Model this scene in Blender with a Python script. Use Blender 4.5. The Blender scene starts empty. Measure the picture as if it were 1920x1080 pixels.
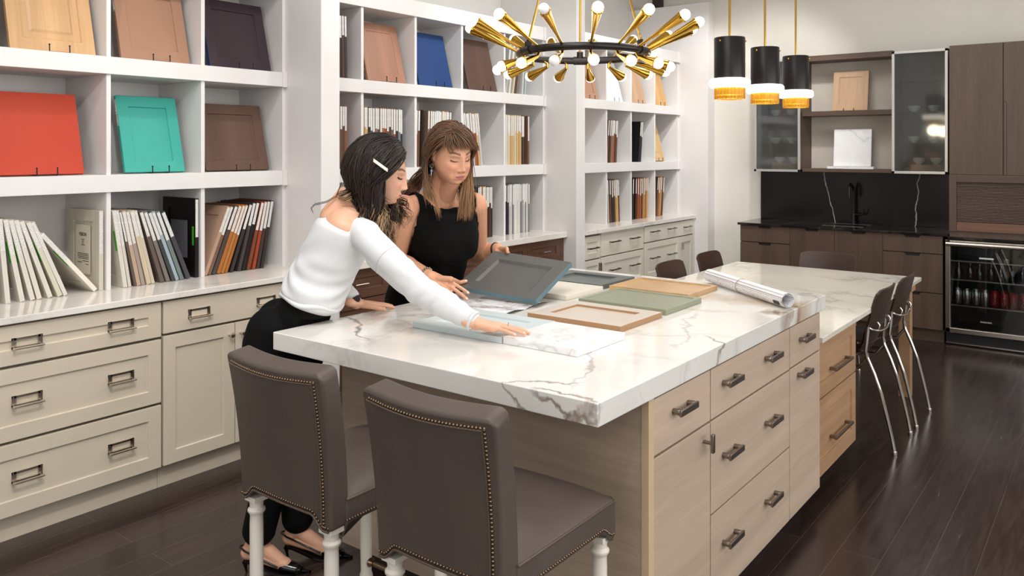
import bpy, bmesh, math, random
import numpy as np
from mathutils import Vector, Matrix, Euler

S = bpy.context.scene
COL = S.collection
PI = math.pi
rnd = random.Random(7)

# ------------------------------------------------------------------ camera
TH = math.radians(37.302)
cam_d = bpy.data.cameras.new('camera')
cam = bpy.data.objects.new('camera', cam_d)
COL.objects.link(cam)
cam.location = (0, 0, 1.61)
cam.rotation_euler = (PI / 2, 0, TH - PI / 2)
cam_d.sensor_fit = 'HORIZONTAL'
cam_d.sensor_width = 36
cam_d.lens = 1519.25 / 1920 * 36
cam_d.shift_y = -(540 - 280.56) / 1920
cam_d.clip_end = 60
S.camera = cam

# ------------------------------------------------------------------ world, light, exposure
S.view_settings.view_transform = 'Standard'
S.view_settings.look = 'None'
S.view_settings.gamma = 1
S.view_settings.use_curve_mapping = False
S.view_settings.exposure = 0.0
W = bpy.data.worlds.new('world')
S.world = W
W.use_nodes = True
W.node_tree.nodes['Background'].inputs[0].default_value = (0.9, 0.93, 1.0, 1)
W.node_tree.nodes['Background'].inputs[1].default_value = 0.15


def light(name, kind, loc, energy, color=(1, 1, 1), target=None, **kw):
    d = bpy.data.lights.new(name, kind)
    d.energy = energy
    d.color = color
    for k, v in kw.items():
        setattr(d, k, v)
    o = bpy.data.objects.new(name, d)
    COL.objects.link(o)
    o.location = loc
    if target is not None:
        o.rotation_euler = (Vector(target) - Vector(loc)).to_track_quat('-Z', 'Y').to_euler()
    return o


NEUT = (0.99, 0.995, 1.0)
COOL = (0.93, 0.97, 1.0)
# large soft fill lights added under the ceiling
light('ceiling_fill_light', 'AREA', (1.4, 1.2, 3.72), 62, NEUT, (1.6, 1.0, 0), shape='RECTANGLE', size=2.6, size_y=1.6)
light('ceiling_fill_light', 'AREA', (5.2, 1.8, 3.72), 72, (.97, .985, 1), (5.0, 1.6, 0), shape='RECTANGLE', size=2.4, size_y=1.4)
light('ceiling_fill_light', 'AREA', (0.0, -1.6, 3.72), 34, NEUT, (0.6, 0.0, 0), shape='RECTANGLE', size=2.6, size_y=1.6)
# neutral fill lights added on the right and behind the viewer
light('window_light', 'AREA', (3.2, -2.85, 1.75), 165, (.97, .985, 1), (3.2, 1.5, 1.0), shape='RECTANGLE', size=7.0, size_y=2.3)
light('window_light', 'AREA', (-2.05, 1.0, 1.9), 60, (.97, .985, 1), (2.5, 1.6, 1.0), shape='RECTANGLE', size=3.6, size_y=2.2)
# track spots washing the shelves
for x, tx, e, c in ((0.9, 1.7, 36, (1, .95, .92)), (2.2, 2.9, 28, (1, .96, .94)), (3.3, 4.0, 40, (1, .985, .98)),
                    (4.5, 5.1, 50, (.97, .99, 1)), (6.2, 6.9, 88, (1, .99, .98)), (7.0, 7.9, 55, (1, .99, .98))):
    light('track_spot', 'SPOT', (x, 2.78, 3.45), e, c, (tx, 4.1, 1.35), spot_size=math.radians(75), spot_blend=0.6,
          shadow_soft_size=0.035)
# spots on island, people and chairs; some added to brighten drawers and back wall
for p, t, e in (((1.3, 1.2, 3.45), (2.6, 2.2, 1.1), 26), ((3.9, 0.9, 3.45), (3.0, 1.7, 0.95), 22),
                ((4.6, 1.7, 3.45), (4.8, 1.7, 0.75), 36), ((0.2, 0.2, 3.45), (1.4, 1.5, 0.8), 30),
                ((1.6, -0.9, 3.45), (2.9, 1.1, 0.4), 38), ((0.6, 1.1, 3.45), (1.4, 3.6, 0.95), 135), ((0.9, 0.9, 3.45), (2.0, 1.9, 0.95), 26),
                ((6.3, 2.2, 3.45), (8.0, 3.0, 1.9), 95)):
    light('ceiling_and_fill_spot', 'SPOT', p, e, (1, .99, .98), t, spot_size=math.radians(62), spot_blend=0.7, shadow_soft_size=0.06)


# ------------------------------------------------------------------ materials
def lin(h):
    h = h.lstrip('#')
    r = []
    for i in (0, 2, 4):
        c = int(h[i:i + 2], 16) / 255
        r.append(c / 12.92 if c <= 0.04045 else ((c + 0.055) / 1.055) ** 2.4)
    return (r[0], r[1], r[2], 1)


class NT:
    def __init__(s, name):
        s.m = bpy.data.materials.new(name)
        s.m.use_nodes = True
        s.t = s.m.node_tree
        s.b = s.t.nodes['Principled BSDF']

    def n(s, typ, **kw):
        x = s.t.nodes.new(typ)
        for k, v in kw.items():
            if k.startswith('_'):
                setattr(x, k[1:], v)
            else:
                x.inputs[k.replace('__', ' ')].default_value = v
        return x

    def l(s, a, b):
        s.t.links.new(a, b)

    def math(s, op, a, b=None, c=None):
        x = s.t.nodes.new('ShaderNodeMath')
        x.operation = op
        for i, v in enumerate((a, b, c)):
            if v is None:
                continue
            if isinstance(v, (int, float)):
                x.inputs[i].default_value = v
            else:
                s.l(v, x.inputs[i])
        return x.outputs[0]

    def coord(s, scale=(1, 1, 1), rot=(0, 0, 0), loc=(0, 0, 0)):
        tc = s.t.nodes.new('ShaderNodeTexCoord')
        mp = s.t.nodes.new('ShaderNodeMapping')
        mp.inputs['Scale'].default_value = scale
        mp.inputs['Rotation'].default_value = rot
        mp.inputs['Location'].default_value = loc
        s.l(tc.outputs['Object'], mp.inputs['Vector'])
        return mp.outputs[0]

    def noise(s, vec, scale, detail=3, rough=0.55, dist=0.0):
        x = s.t.nodes.new('ShaderNodeTexNoise')
        x.inputs['Scale'].default_value = scale
        x.inputs['Detail'].default_value = detail
        x.inputs['Roughness'].default_value = rough
        x.inputs['Distortion'].default_value = dist
        s.l(vec, x.inputs['Vector'])
        return x.outputs['Fac']

    def ramp(s, fac, stops):
        x = s.t.nodes.new('ShaderNodeValToRGB')
        e = x.color_ramp.elements
        while len(e) > 1:
            e.remove(e[0])
        e[0].position = stops[0][0]
        e[0].color = stops[0][1]
        for p, c in stops[1:]:
            q = e.new(p)
            q.color = c
        s.l(fac, x.inputs[0])
        return x.outputs[0]

    def mix(s, fac, a, b, typ='MIX'):
        x = s.t.nodes.new('ShaderNodeMix')
        x.data_type = 'RGBA'
        x.blend_type = typ
        for sock, v in ((x.inputs[0], fac), (x.inputs[6], a), (x.inputs[7], b)):
            if isinstance(v, (int, float)):
                sock.default_value = v
            elif isinstance(v, tuple):
                sock.default_value = v
            else:
                s.l(v, sock)
        return x.outputs[2]

    def set(s, **kw):
        for k, v in kw.items():
            i = s.b.inputs[k.replace('__', ' ')]
            if isinstance(v, (int, float, tuple)):
                i.default_value = v
            else:
                s.l(v, i)
        return s

    def bump(s, fac, strength=0.1, dist=0.01):
        x = s.t.nodes.new('ShaderNodeBump')
        x.inputs['Strength'].default_value = strength
        x.inputs['Distance'].default_value = dist
        s.l(fac, x.inputs['Height'])
        s.l(x.outputs[0], s.b.inputs['Normal'])
        return s


def flat(name, hexc, rough=0.5, metal=0.0, var=0.04, scale=6, bump=0.0, **kw):
    t = NT(name)
    v = t.coord()
    f = t.noise(v, scale, 3)
    c = lin(hexc)
    lo = tuple(x * (1 - var) for x in c[:3]) + (1,)
    hi = tuple(min(1, x * (1 + var)) for x in c[:3]) + (1,)
    t.set(Base__Color=t.ramp(f, [(0.3, lo), (0.7, hi)]), Roughness=rough, Metallic=metal, **kw)
    if bump:
        t.bump(t.noise(v, scale * 30, 2), bump, 0.002)
    return t.m


def wood(name, c1, c2, axis='z', rough=0.45, fine=60, contrast=0.5, streak=9, coat=0.0):
    """grain runs along axis"""
    t = NT(name)
    k = {'x': (0.06, 1, 1), 'y': (1, 0.06, 1), 'z': (1, 1, 0.06)}[axis]
    v = t.coord(scale=k)
    f1 = t.noise(v, streak, 4, 0.6, 0.6)
    f2 = t.noise(v, fine, 5, 0.7, 0.2)
    f = t.math('ADD', t.math('MULTIPLY', f1, 0.65), t.math('MULTIPLY', f2, 0.35))
    lo = 0.5 - 0.22 * contrast - 0.08
    hi = 0.5 + 0.22 * contrast + 0.02
    t.set(Base__Color=t.ramp(f, [(lo, lin(c1)), (hi, lin(c2))]), Roughness=rough)
    if coat:
        t.set(Coat__Weight=coat, Coat__Roughness=0.15)
    t.bump(f2, 0.12, 0.002)
    return t.m


def marble(name, base, vein, brown, patches=(), rough=0.09, dens=1.0, off=(0, 0, 0), explicit=()):
    t = NT(name)
    v = t.coord(loc=off)
    warp = t.t.nodes.new('ShaderNodeTexNoise')
    warp.inputs['Scale'].default_value = 1.3
    warp.inputs['Detail'].default_value = 5
    t.l(v, warp.inputs['Vector'])
    ad = t.t.nodes.new('ShaderNodeVectorMath')
    ad.operation = 'MULTIPLY_ADD'
    t.l(warp.outputs['Color'], ad.inputs[0])
    ad.inputs[1].default_value = (0.9, 0.9, 0.9)
    t.l(v, ad.inputs[2])
    wv = ad.outputs[0]
    n1 = t.noise(wv, 1.5 * dens, 4, 0.5)
    r1 = t.math('ABSOLUTE', t.math('SUBTRACT', n1, 0.5))
    thin = t.ramp(r1, [(0.0, (1, 1, 1, 1)), (0.009, (.45, .45, .45, 1)), (0.03, (0.1, .1, .1, 1)), (0.07, (0, 0, 0, 1))])
    n2 = t.noise(wv, 3.1 * dens, 5, 0.6)
    r2 = t.math('ABSOLUTE', t.math('SUBTRACT', n2, 0.48))
    thin2 = t.ramp(r2, [(0.0, (.7, .7, .7, 1)), (0.012, (0.12, .12, .12, 1)), (0.03, (0, 0, 0, 1))])
    mask = t.noise(v, 0.9, 2)
    mk = t.ramp(mask, [(0.42, (0.05, .05, .05, 1)), (0.62, (1, 1, 1, 1))])
    cloud = t.ramp(t.noise(wv, 2.2, 3), [(0.35, (0, 0, 0, 1)), (0.75, (1, 1, 1, 1))])
    b = lin(base)
    b2 = tuple(x * 0.90 for x in b[:3]) + (1,)
    c = t.mix(cloud, b, b2)
    c = t.mix(t.math('MULTIPLY', thin, t.math('MULTIPLY', mk, 0.75)), c, lin(vein))
    c = t.mix(t.math('MULTIPLY', thin2, t.math('MULTIPLY', mk, 0.5)), c, lin(brown))
    sep = t.t.nodes.new('ShaderNodeSeparateXYZ')
    t.l(v, sep.inputs[0])
    nz = t.noise(v, 7, 4)
    # veins with a position of their own: x0,y0,dx,dy,len,width,colour
    for (x0, y0, ang, ln, w, hexc, amt) in explicit:
        ca, sa = math.cos(ang), math.sin(ang)
        px = t.math('SUBTRACT', sep.outputs[0], x0)
        py = t.math('SUBTRACT', sep.outputs[1], y0)
        al = t.math('ADD', t.math('MULTIPLY', px, ca), t.math('MULTIPLY', py, sa))
        ac = t.math('SUBTRACT', t.math('MULTIPLY', py, ca), t.math('MULTIPLY', px, sa))
        ac = t.math('ADD', ac, t.math('MULTIPLY', t.math('SUBTRACT', nz, 0.5), 0.22))
        ac = t.math('ADD', ac, t.math('MULTIPLY', t.math('SUBTRACT', sep.outputs[2], 0.956), 0.6))
        m1 = t.math('SUBTRACT', 1.0, t.math('MINIMUM', t.math('DIVIDE', t.math('ABSOLUTE', ac), w), 1.0))
        m2 = t.math('SUBTRACT', 1.0, t.math('MINIMUM', t.math('POWER', t.math('DIVIDE', t.math('ABSOLUTE', al), ln), 4.0), 1.0))
        c = t.mix(t.math('MULTIPLY', t.math('MULTIPLY', t.math('POWER', m1, 0.6), m2), amt), c, lin(hexc))
    t.set(Base__Color=c, Roughness=rough, Specular__IOR__Level=0.5)
    return t.m


def metal(name, hexc, rough=0.2):
    return flat(name, hexc, rough, 1.0, 0.03, 20)


def emis(name, hexc, strength):
    t = NT(name)
    t.set(Base__Color=lin(hexc), Emission__Color=lin(hexc), Emission__Strength=strength, Roughness=0.3)
    return t.m


M = {}
M['white'] = flat('white_paint', '#DFDBD8', 0.42, var=0.015)
M['wall'] = flat('wall_paint', '#DEDBD6', 0.75, var=0.015, bump=0.02)
M['wallb'] = flat('back_wall_paint', '#DDD8CE', 0.75, var=0.015, bump=0.02)
M['ceil'] = flat('ceiling_paint', '#E8E6E2', 0.9, var=0.01)
M['cream'] = flat('cream_lacquer', '#D0C3AF', 0.38, var=0.015)
M['cream2'] = flat('antique_white_lacquer', '#DAD4C4', 0.4, var=0.02)
M['cream_gap'] = flat('cabinet_box_shadow_gap', '#6E6254', 0.7)
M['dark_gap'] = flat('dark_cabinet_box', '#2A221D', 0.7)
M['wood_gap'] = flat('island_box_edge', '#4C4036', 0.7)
M['nickel'] = metal('polished_nickel', '#DDD0C2', 0.28)
M['pewter'] = metal('brushed_pewter', '#8C827A', 0.32)
M['chrome'] = metal('chrome', '#D8D2CA', 0.08)
M['steel'] = metal('brushed_steel', '#B9AFA4', 0.27)
M['brass'] = metal('polished_brass', '#C79A3E', 0.16)
M['black_metal'] = flat('black_metal', '#1B1514', 0.35, 0.3)
M['black_wire'] = flat('black_wire', '#15110F', 0.4, 0.4)
M['nail'] = metal('antique_nail_brass', '#8A735E', 0.3)
M['bulb'] = emis('glowing_bulb', '#FFF6E4', 4.0)
M['bulb_off'] = flat('frosted_bulb', '#F2F0EC', 0.25, var=0.01)
M['halo'] = emis('glowing_acrylic_ring', '#FFF7E6', 3.2)
M['leather'] = flat('brown_leather', '#52463F', 0.5, var=0.10, scale=5, bump=0.25)
M['piping'] = flat('leather_piping', '#5A4A40', 0.45)
M['leg_white'] = flat('ivory_leg_paint', '#E4DCCF', 0.35, var=0.02)
M['isl'] = wood('taupe_oak_horizontal', '#9C8775', '#CDB6A0', 'x', 0.5, 90, 1.0, 7)
M['isl_end'] = wood('taupe_oak_end', '#93806F', '#C1AC97', 'y', 0.5, 120, 0.9, 12)
M['isl_edge'] = flat('oak_edge_band', '#C9AF8C', 0.5)
M['tcab'] = wood('honey_oak', '#96714F', '#BB9470', 'x', 0.45, 60, 0.7)
M['wal'] = wood('smoked_oak_vertical', '#413228', '#644E41', 'z', 0.42, 70, 0.8, 7)
M['walh'] = wood('smoked_oak_horizontal', '#413228', '#644E41', 'y', 0.42, 70, 0.8, 7)
M['waln2'] = wood('walnut_brown', '#4A3023', '#6C4A37', 'x', 0.4, 50, 0.7)
M['mar'] = marble('island_marble', '#E3DFD8', '#8B8782', '#8A6E55', explicit=(
    (3.42, 1.22, 1.75, 0.34, 0.13, '#B39A78', 0.75), (3.25, 1.13, 1.45, 0.06, 0.05, '#8A6B4C', 0.9), (3.40, 1.10, 1.2, 0.08, 0.035, '#8A6B4C', 0.9),
    (3.08, 1.44, 1.90, 0.22, 0.035, '#C4B394', 0.6),
    (1.80, 1.19, 1.75, 0.12, 0.010, '#6A5040', 0.85), (1.86, 1.33, 2.2, 0.14, 0.008, '#7A685A', 0.8), (1.80, 1.13, 1.2, 0.07, 0.016, '#A58F7C', 0.6), (2.62, 1.12, 0.9, 0.10, 0.010, '#6B5A50', 0.8),
    (2.05, 2.30, 1.1, 0.30, 0.012, '#6E6A66', 0.8), (2.2, 1.36, 0.45, 0.40, 0.008, '#8E8882', 0.6), (2.75, 1.28, 0.35, 0.35, 0.008, '#9A948C', 0.6)))
M['mar2'] = marble('table_marble', '#E6DFD2', '#A7A49C', '#B5A892', off=(4, 1, 0), dens=0.9)
M['mar3'] = marble('counter_quartz', '#E9E2D9', '#C9C2BA', '#C4B8A8', off=(1, 7, 0), dens=0.8, rough=0.12)
M['mar4'] = marble('marble_tile', '#F2F0EE', '#A9A7A6', '#BDB9B4', off=(2, 3, 3), dens=2.0, rough=0.05)
M['glass'] = NT('clear_glass').set(Base__Color=(0.9, 0.93, 0.92, 1), Roughness=0.02, Transmission__Weight=1.0, IOR=1.12).m


def thin_glass(name, tint, refl=0.12, rough=0.03, haze=0.0):
    t = NT(name)
    tr = t.t.nodes.new('ShaderNodeBsdfTransparent')
    tr.inputs[0].default_value = tint
    gl = t.t.nodes.new('ShaderNodeBsdfGlossy')
    gl.inputs['Roughness'].default_value = rough
    fr = t.t.nodes.new('ShaderNodeFresnel')
    fr.inputs[0].default_value = 1.5
    mx = t.t.nodes.new('ShaderNodeMixShader')
    t.l(t.math('ADD', fr.outputs[0], refl), mx.inputs[0])
    t.l(tr.outputs[0], mx.inputs[1])
    t.l(gl.outputs[0], mx.inputs[2])
    out = t.t.nodes['Material Output']
    last = mx.outputs[0]
    if haze:
        df = t.t.nodes.new('ShaderNodeBsdfTranslucent')
        df.inputs[0].default_value = (.75, .78, .76, 1)
        m2 = t.t.nodes.new('ShaderNodeMixShader')
        m2.inputs[0].default_value = haze
        t.l(last, m2.inputs[1])
        t.l(df.outputs[0], m2.inputs[2])
        last = m2.outputs[0]
    t.l(last, out.inputs['Surface'])
    return t.m


M['pane'] = thin_glass('smoked_cabinet_glass', (.90, .93, .92, 1), 0.07, 0.06, 0.20)
M['fpane'] = thin_glass('fridge_glass', (.82, .85, .86, 1), 0.02, 0.02)
M['amber'] = NT('amber_glass').set(Base__Color=lin('#B98A1C'), Roughness=0.15, Transmission__Weight=0.35, IOR=1.3).m


def floor_mat():
    t = NT('dark_stained_plank_floor')
    v = t.coord()
    br = t.n('ShaderNodeTexBrick', Scale=1.0, Mortar__Size=0.0012, Mortar__Smooth=0.3, Brick__Width=1.7, Row__Height=0.155)
    br.offset = 0.37
    br.inputs['Color1'].default_value = (0.2, .2, .2, 1)
    br.inputs['Color2'].default_value = (0.8, .8, .8, 1)
    br.inputs['Mortar'].default_value = (0, 0, 0, 1)
    t.l(v, br.inputs['Vector'])
    v2 = t.coord(scale=(0.08, 1, 1))
    g = t.noise(v2, 34, 5, 0.65, 0.7)
    plank = t.math('MULTIPLY', br.outputs['Color'], 0.25)
    f = t.math('ADD', t.math('MULTIPLY', g, 0.75), plank)
    c = t.ramp(f, [(0.25, lin('#231A17')), (0.55, lin('#352824')), (0.8, lin('#46342D'))])
    c = t.mix(br.outputs['Fac'], c, lin('#54463F'))
    t.set(Base__Color=c, Roughness=t.ramp(g, [(0.3, (.16, .16, .16, 1)), (0.8, (.30, .30, .30, 1))]))
    t.bump(g, 0.08, 0.003)
    return t.m


M['floor'] = floor_mat()


def splash_mat(pts):
    """black stone with pale veins; pts = list of (y, z, dy, width)"""
    t = NT('black_veined_stone')
    v = t.coord()
    sep = t.t.nodes.new('ShaderNodeSeparateXYZ')
    t.l(v, sep.inputs[0])
    nz = t.noise(v, 9, 4)
    c = t.mix(t.ramp(t.noise(v, 3, 4), [(.4, (0, 0, 0, 1)), (.8, (1, 1, 1, 1))]), lin('#0E0B0B'), lin('#181414'))
    for (y0, y1, z0, z1, w) in pts:
        k = (y1 - y0) / (z1 - z0)
        yy = t.math('ADD', t.math('MULTIPLY', t.math('SUBTRACT', sep.outputs[2], z0), k), y0)
        d = t.math('SUBTRACT', sep.outputs[1], yy)
        d = t.math('ADD', d, t.math('MULTIPLY', t.math('SUBTRACT', nz, 0.5), 0.06))
        m = t.math('LESS_THAN', t.math('ABSOLUTE', d), w)
        c = t.mix(m, c, lin('#B9A998'))
    t.set(Base__Color=c, Roughness=0.18)
    return t.m


M['splash'] = splash_mat([(2.235, 2.350, 0.915, 1.385, 0.0035), (1.545, 1.505, 0.915, 1.385, 0.0045)])
M['bcount'] = marble('black_countertop', '#120E0E', '#5A5048', '#7A6A5A', off=(3, 3, 0), rough=0.1, dens=0.5)


# ------------------------------------------------------------------ mesh helpers
class MB:
    def __init__(s):
        s.v = []
        s.f = []
        s.m = []

    def add(s, vs, fs, mi=0):
        o = len(s.v)
        s.v += [tuple(x) for x in vs]
        s.f += [tuple(i + o for i in f) for f in fs]
        s.m += [mi] * len(fs)
        return s

    def box(s, x0, y0, z0, x1, y1, z1, mi=0):
        if x0 > x1: x0, x1 = x1, x0
        if y0 > y1: y0, y1 = y1, y0
        if z0 > z1: z0, z1 = z1, z0
        vs = [(x0, y0, z0), (x1, y0, z0), (x1, y1, z0), (x0, y1, z0), (x0, y0, z1), (x1, y0, z1), (x1, y1, z1), (x0, y1, z1)]
        return s.add(vs, [(0, 3, 2, 1), (4, 5, 6, 7), (0, 1, 5, 4), (1, 2, 6, 5), (2, 3, 7, 6), (3, 0, 4, 7)], mi)

    def obox(s, c, ax, ay, az, mi=0):
        c = Vector(c); ax = Vector(ax); ay = Vector(ay); az = Vector(az)
        vs = []
        for dz in (-.5, .5):
            for dx, dy in ((-.5, -.5), (.5, -.5), (.5, .5), (-.5, .5)):
                vs.append(c + ax * dx + ay * dy + az * dz)
        return s.add(vs, [(0, 3, 2, 1), (4, 5, 6, 7), (0, 1, 5, 4), (1, 2, 6, 5), (2, 3, 7, 6), (3, 0, 4, 7)], mi)

    def panel(s, o, u, v, n, w, h, t, rail=0.06, rec=0.008, mi=0, bev=0.0, raise_=0.0):
        """framed (shaker) slab: o = lower corner on the back plane, u,v in plane, n outward"""
        o = Vector(o); u = Vector(u).normalized(); v = Vector(v).normalized(); n = Vector(n).normalized()
        P = lambda a, b, c: o + u * a + v * b + n * c
        vs = [P(0, 0, 0), P(w, 0, 0), P(w, h, 0), P(0, h, 0), P(0, 0, t), P(w, 0, t), P(w, h, t), P(0, h, t)]
        fs = [(0, 3, 2, 1), (0, 1, 5, 4), (1, 2, 6, 5), (2, 3, 7, 6), (3, 0, 4, 7)]
        if rec <= 0:
            fs.append((4, 5, 6, 7))
        else:
            r = rail
            vs += [P(r, r, t), P(w - r, r, t), P(w - r, h - r, t), P(r, h - r, t)]
            b = bev
            vs += [P(r + b, r + b, t - rec), P(w - r - b, r + b, t - rec), P(w - r - b, h - r - b, t - rec), P(r + b, h - r - b, t - rec)]
            for i in range(4):
                j = (i + 1) % 4
                fs.append((4 + i, 4 + j, 8 + j, 8 + i))
                fs.append((8 + i, 8 + j, 12 + j, 12 + i))
            if raise_ > 0:
                q = r + b + 0.03
                e = q + 0.012
                vs += [P(q, q, t - rec), P(w - q, q, t - rec), P(w - q, h - q, t - rec), P(q, h - q, t - rec)]
                vs += [P(e, e, t - rec + raise_), P(w - e, e, t - rec + raise_), P(w - e, h - e, t - rec + raise_), P(e, h - e, t - rec + raise_)]
                for i in range(4):
                    j = (i + 1) % 4
                    fs.append((12 + i, 12 + j, 16 + j, 16 + i))
                    fs.append((16 + i, 16 + j, 20 + j, 20 + i))
                fs.append((20, 21, 22, 23))
            else:
                fs.append((12, 13, 14, 15))
        if u.cross(v).dot(n) < 0:
            fs = [tuple(reversed(f)) for f in fs]
        return s.add(vs, fs, mi)

    def tube(s, pts, r, seg=10, mi=0, closed=False, caps=True, flat=None):
        pts = [Vector(p) for p in pts]
        n = len(pts)
        rr = r if isinstance(r, (list, tuple)) else [r] * n
        t0 = (pts[1] - pts[0]).normalized()
        up = Vector((0, 0, 1)) if abs(t0.z) < 0.9 else Vector((1, 0, 0))
        nrm = t0.cross(up).normalized()
        vs = []
        for i in range(n):
            if closed:
                t = (pts[(i + 1) % n] - pts[i - 1]).normalized()
            else:
                t = (pts[min(i + 1, n - 1)] - pts[max(i - 1, 0)]).normalized()
            nrm = (nrm - t * nrm.dot(t))
            if nrm.length < 1e-6:
                nrm = t.orthogonal()
            nrm.normalize()
            b = t.cross(nrm)
            for k in range(seg):
                a = 2 * PI * k / seg
                fb = 1.0 if flat is None else flat
                vs.append(pts[i] + nrm * (math.cos(a) * rr[i]) + b * (math.sin(a) * rr[i] * fb))
        fs = []
        m = n if closed else n - 1
        for i in range(m):
            for k in range(seg):
                a = i * seg + k; b2 = i * seg + (k + 1) % seg
                c = ((i + 1) % n) * seg + (k + 1) % seg; d = ((i + 1) % n) * seg + k
                fs.append((a, b2, c, d))
        if caps and not closed:
            fs.append(tuple(reversed(range(seg))))
            fs.append(tuple(range((n - 1) * seg, n * seg)))
        return s.add(vs, fs, mi)

    def lathe(s, c, prof, seg=24, mi=0, axis=(0, 0, 1), cap=True):
        """prof: list of (radius, height) along axis"""
        c = Vector(c); ax = Vector(axis).normalized()
        a1 = ax.orthogonal().normalized(); a2 = ax.cross(a1)
        vs = []
        for r, h in prof:
            for k in range(seg):
                a = 2 * PI * k / seg
                vs.append(c + ax * h + a1 * (r * math.cos(a)) + a2 * (r * math.sin(a)))
        fs = []
        for i in range(len(prof) - 1):
            for k in range(seg):
                fs.append((i * seg + k, i * seg + (k + 1) % seg, (i + 1) * seg + (k + 1) % seg, (i + 1) * seg + k))
        if cap:
            fs.append(tuple(reversed(range(seg))))
            fs.append(tuple(range((len(prof) - 1) * seg, len(prof) * seg)))
        return s.add(vs, fs, mi)

    def ball(s, c, r, seg=14, rings=9, mi=0, sc=(1, 1, 1)):
        c = Vector(c)
        vs = [c + Vector((0, 0, r * sc[2]))]
        for i in range(1, rings):
            p = PI * i / rings
            for k in range(seg):
                a = 2 * PI * k / seg
                vs.append(c + Vector((r * sc[0] * math.sin(p) * math.cos(a), r * sc[1] * math.sin(p) * math.sin(a), r * sc[2] * math.cos(p))))
        vs.append(c + Vector((0, 0, -r * sc[2])))
        fs = []
        for k in range(seg):
            fs.append((0, 1 + k, 1 + (k + 1) % seg))
            for i in range(rings - 2):
                a = 1 + i * seg
                fs.append((a + k, a + seg + k, a + seg + (k + 1) % seg, a + (k + 1) % seg))
            a = 1 + (rings - 2) * seg
            fs.append((a + k, len(vs) - 1, a + (k + 1) % seg))
        return s.add(vs, fs, mi)

    def sheet(s, rows, mi=0, thick=0.0, closed_u=False):
        """grid of points rows[i][j]; with thickness builds a closed shell"""
        R = len(rows); Cn = len(rows[0])
        P = [[Vector(p) for p in r] for r in rows]
        if thick == 0:
            vs = [p for r in P for p in r]
            fs = [(i * Cn + j, i * Cn + j + 1, (i + 1) * Cn + j + 1, (i + 1) * Cn + j) for i in range(R - 1) for j in range(Cn - 1)]
            return s.add(vs, fs, mi)
        N = []
        for i in range(R):
            for j in range(Cn):
                a = P[min(i + 1, R - 1)][j] - P[max(i - 1, 0)][j]
                b = P[i][min(j + 1, Cn - 1)] - P[i][max(j - 1, 0)]
                q = a.cross(b)
                N.append(q.normalized() if q.length > 0 else Vector((0, 0, 1)))
        vs = [P[i][j] + N[i * Cn + j] * thick / 2 for i in range(R) for j in range(Cn)] + \
             [P[i][j] - N[i * Cn + j] * thick / 2 for i in range(R) for j in range(Cn)]
        o = R * Cn
        fs = []
        for i in range(R - 1):
            for j in range(Cn - 1):
                a, b, c, d = i * Cn + j, i * Cn + j + 1, (i + 1) * Cn + j + 1, (i + 1) * Cn + j
                fs.append((a, d, c, b))
                fs.append((o + a, o + b, o + c, o + d))
        for j in range(Cn - 1):
            fs.append((j, j + 1, o + j + 1, o + j))
            a = (R - 1) * Cn
            fs.append((a + j + 1, a + j, o + a + j, o + a + j + 1))
        for i in range(R - 1):
            a, b = i * Cn, (i + 1) * Cn
            fs.append((b, a, o + a, o + b))
            a, b = i * Cn + Cn - 1, (i + 1) * Cn + Cn - 1
            fs.append((a, b, o + b, o + a))
        return s.add(vs, fs, mi)

    def mesh(s, name, mats, smooth=None):
        me = bpy.data.meshes.new(name)
        me.from_pydata(s.v, [], s.f)
        for m in (mats if isinstance(mats, (list, tuple)) else [mats]):
            me.materials.append(m)
        me.polygons.foreach_set('material_index', s.m)
        bm = bmesh.new(); bm.from_mesh(me)
        bmesh.ops.recalc_face_normals(bm, faces=bm.faces)
        bm.to_mesh(me); bm.free()
        if smooth is not None:
            for p in me.polygons:
                p.use_smooth = True
            me.set_sharp_from_angle(angle=math.radians(smooth))
        me.update()
        return me


def bevel(o, w, seg=2, ang=40):
    b = o.modifiers.new('bevel', 'BEVEL')
    b.width = w
    b.segments = seg
    b.limit_method = 'ANGLE'
    b.angle_limit = math.radians(ang)
    b.harden_normals = False
    return o


def link(name, me, parent=None, loc=None, rot=None, bev=0, seg=2, world=True):
    """mesh coordinates are world coordinates unless loc is given; parents are unrotated empties"""
    o = bpy.data.objects.new(name, me)
    COL.objects.link(o)
    if parent is not None:
        o.parent = parent
        if world:
            o.matrix_parent_inverse = parent.matrix_basis.inverted()
    if loc is not None:
        o.location = loc
    if rot is not None:
        o.rotation_euler = rot
    if bev:
        bevel(o, bev, seg)
    return o


def put(mb, name, mats, parent=None, smooth=None, bev=0, seg=2, world=True, loc=None, rot=None):
    return link(name, mb.mesh(name, mats, smooth), parent, loc, rot, bev, seg, world)


def tag(o, label, cat, group=None):
    o['label'] = label
    o['category'] = cat
    if group:
        o['group'] = group
    return o


def thing(name, label, cat, loc=(0, 0, 0), group=None, rotz=0):
    o = bpy.data.objects.new(name, None)
    o.empty_display_size = 0.1
    COL.objects.link(o)
    o.location = loc
    o.rotation_euler = (0, 0, rotz)
    return tag(o, label, cat, group)


def struct(o):
    o['kind'] = 'structure'
    return o


def copy_tree(o, parent=None):
    c = o.copy()
    COL.objects.link(c)
    if parent is not None:
        c.parent = parent
    for ch in list(o.children):
        copy_tree(ch, c)
    return c


X = Vector((1, 0, 0)); Y = Vector((0, 1, 0)); Z = Vector((0, 0, 1))
ORD = ['first', 'second', 'third', 'fourth', 'fifth', 'sixth', 'seventh', 'eighth', 'ninth', 'tenth', 'eleventh', 'twelfth',
       'thirteenth', 'fourteenth', 'fifteenth', 'sixteenth', 'seventeenth', 'eighteenth']

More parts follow.
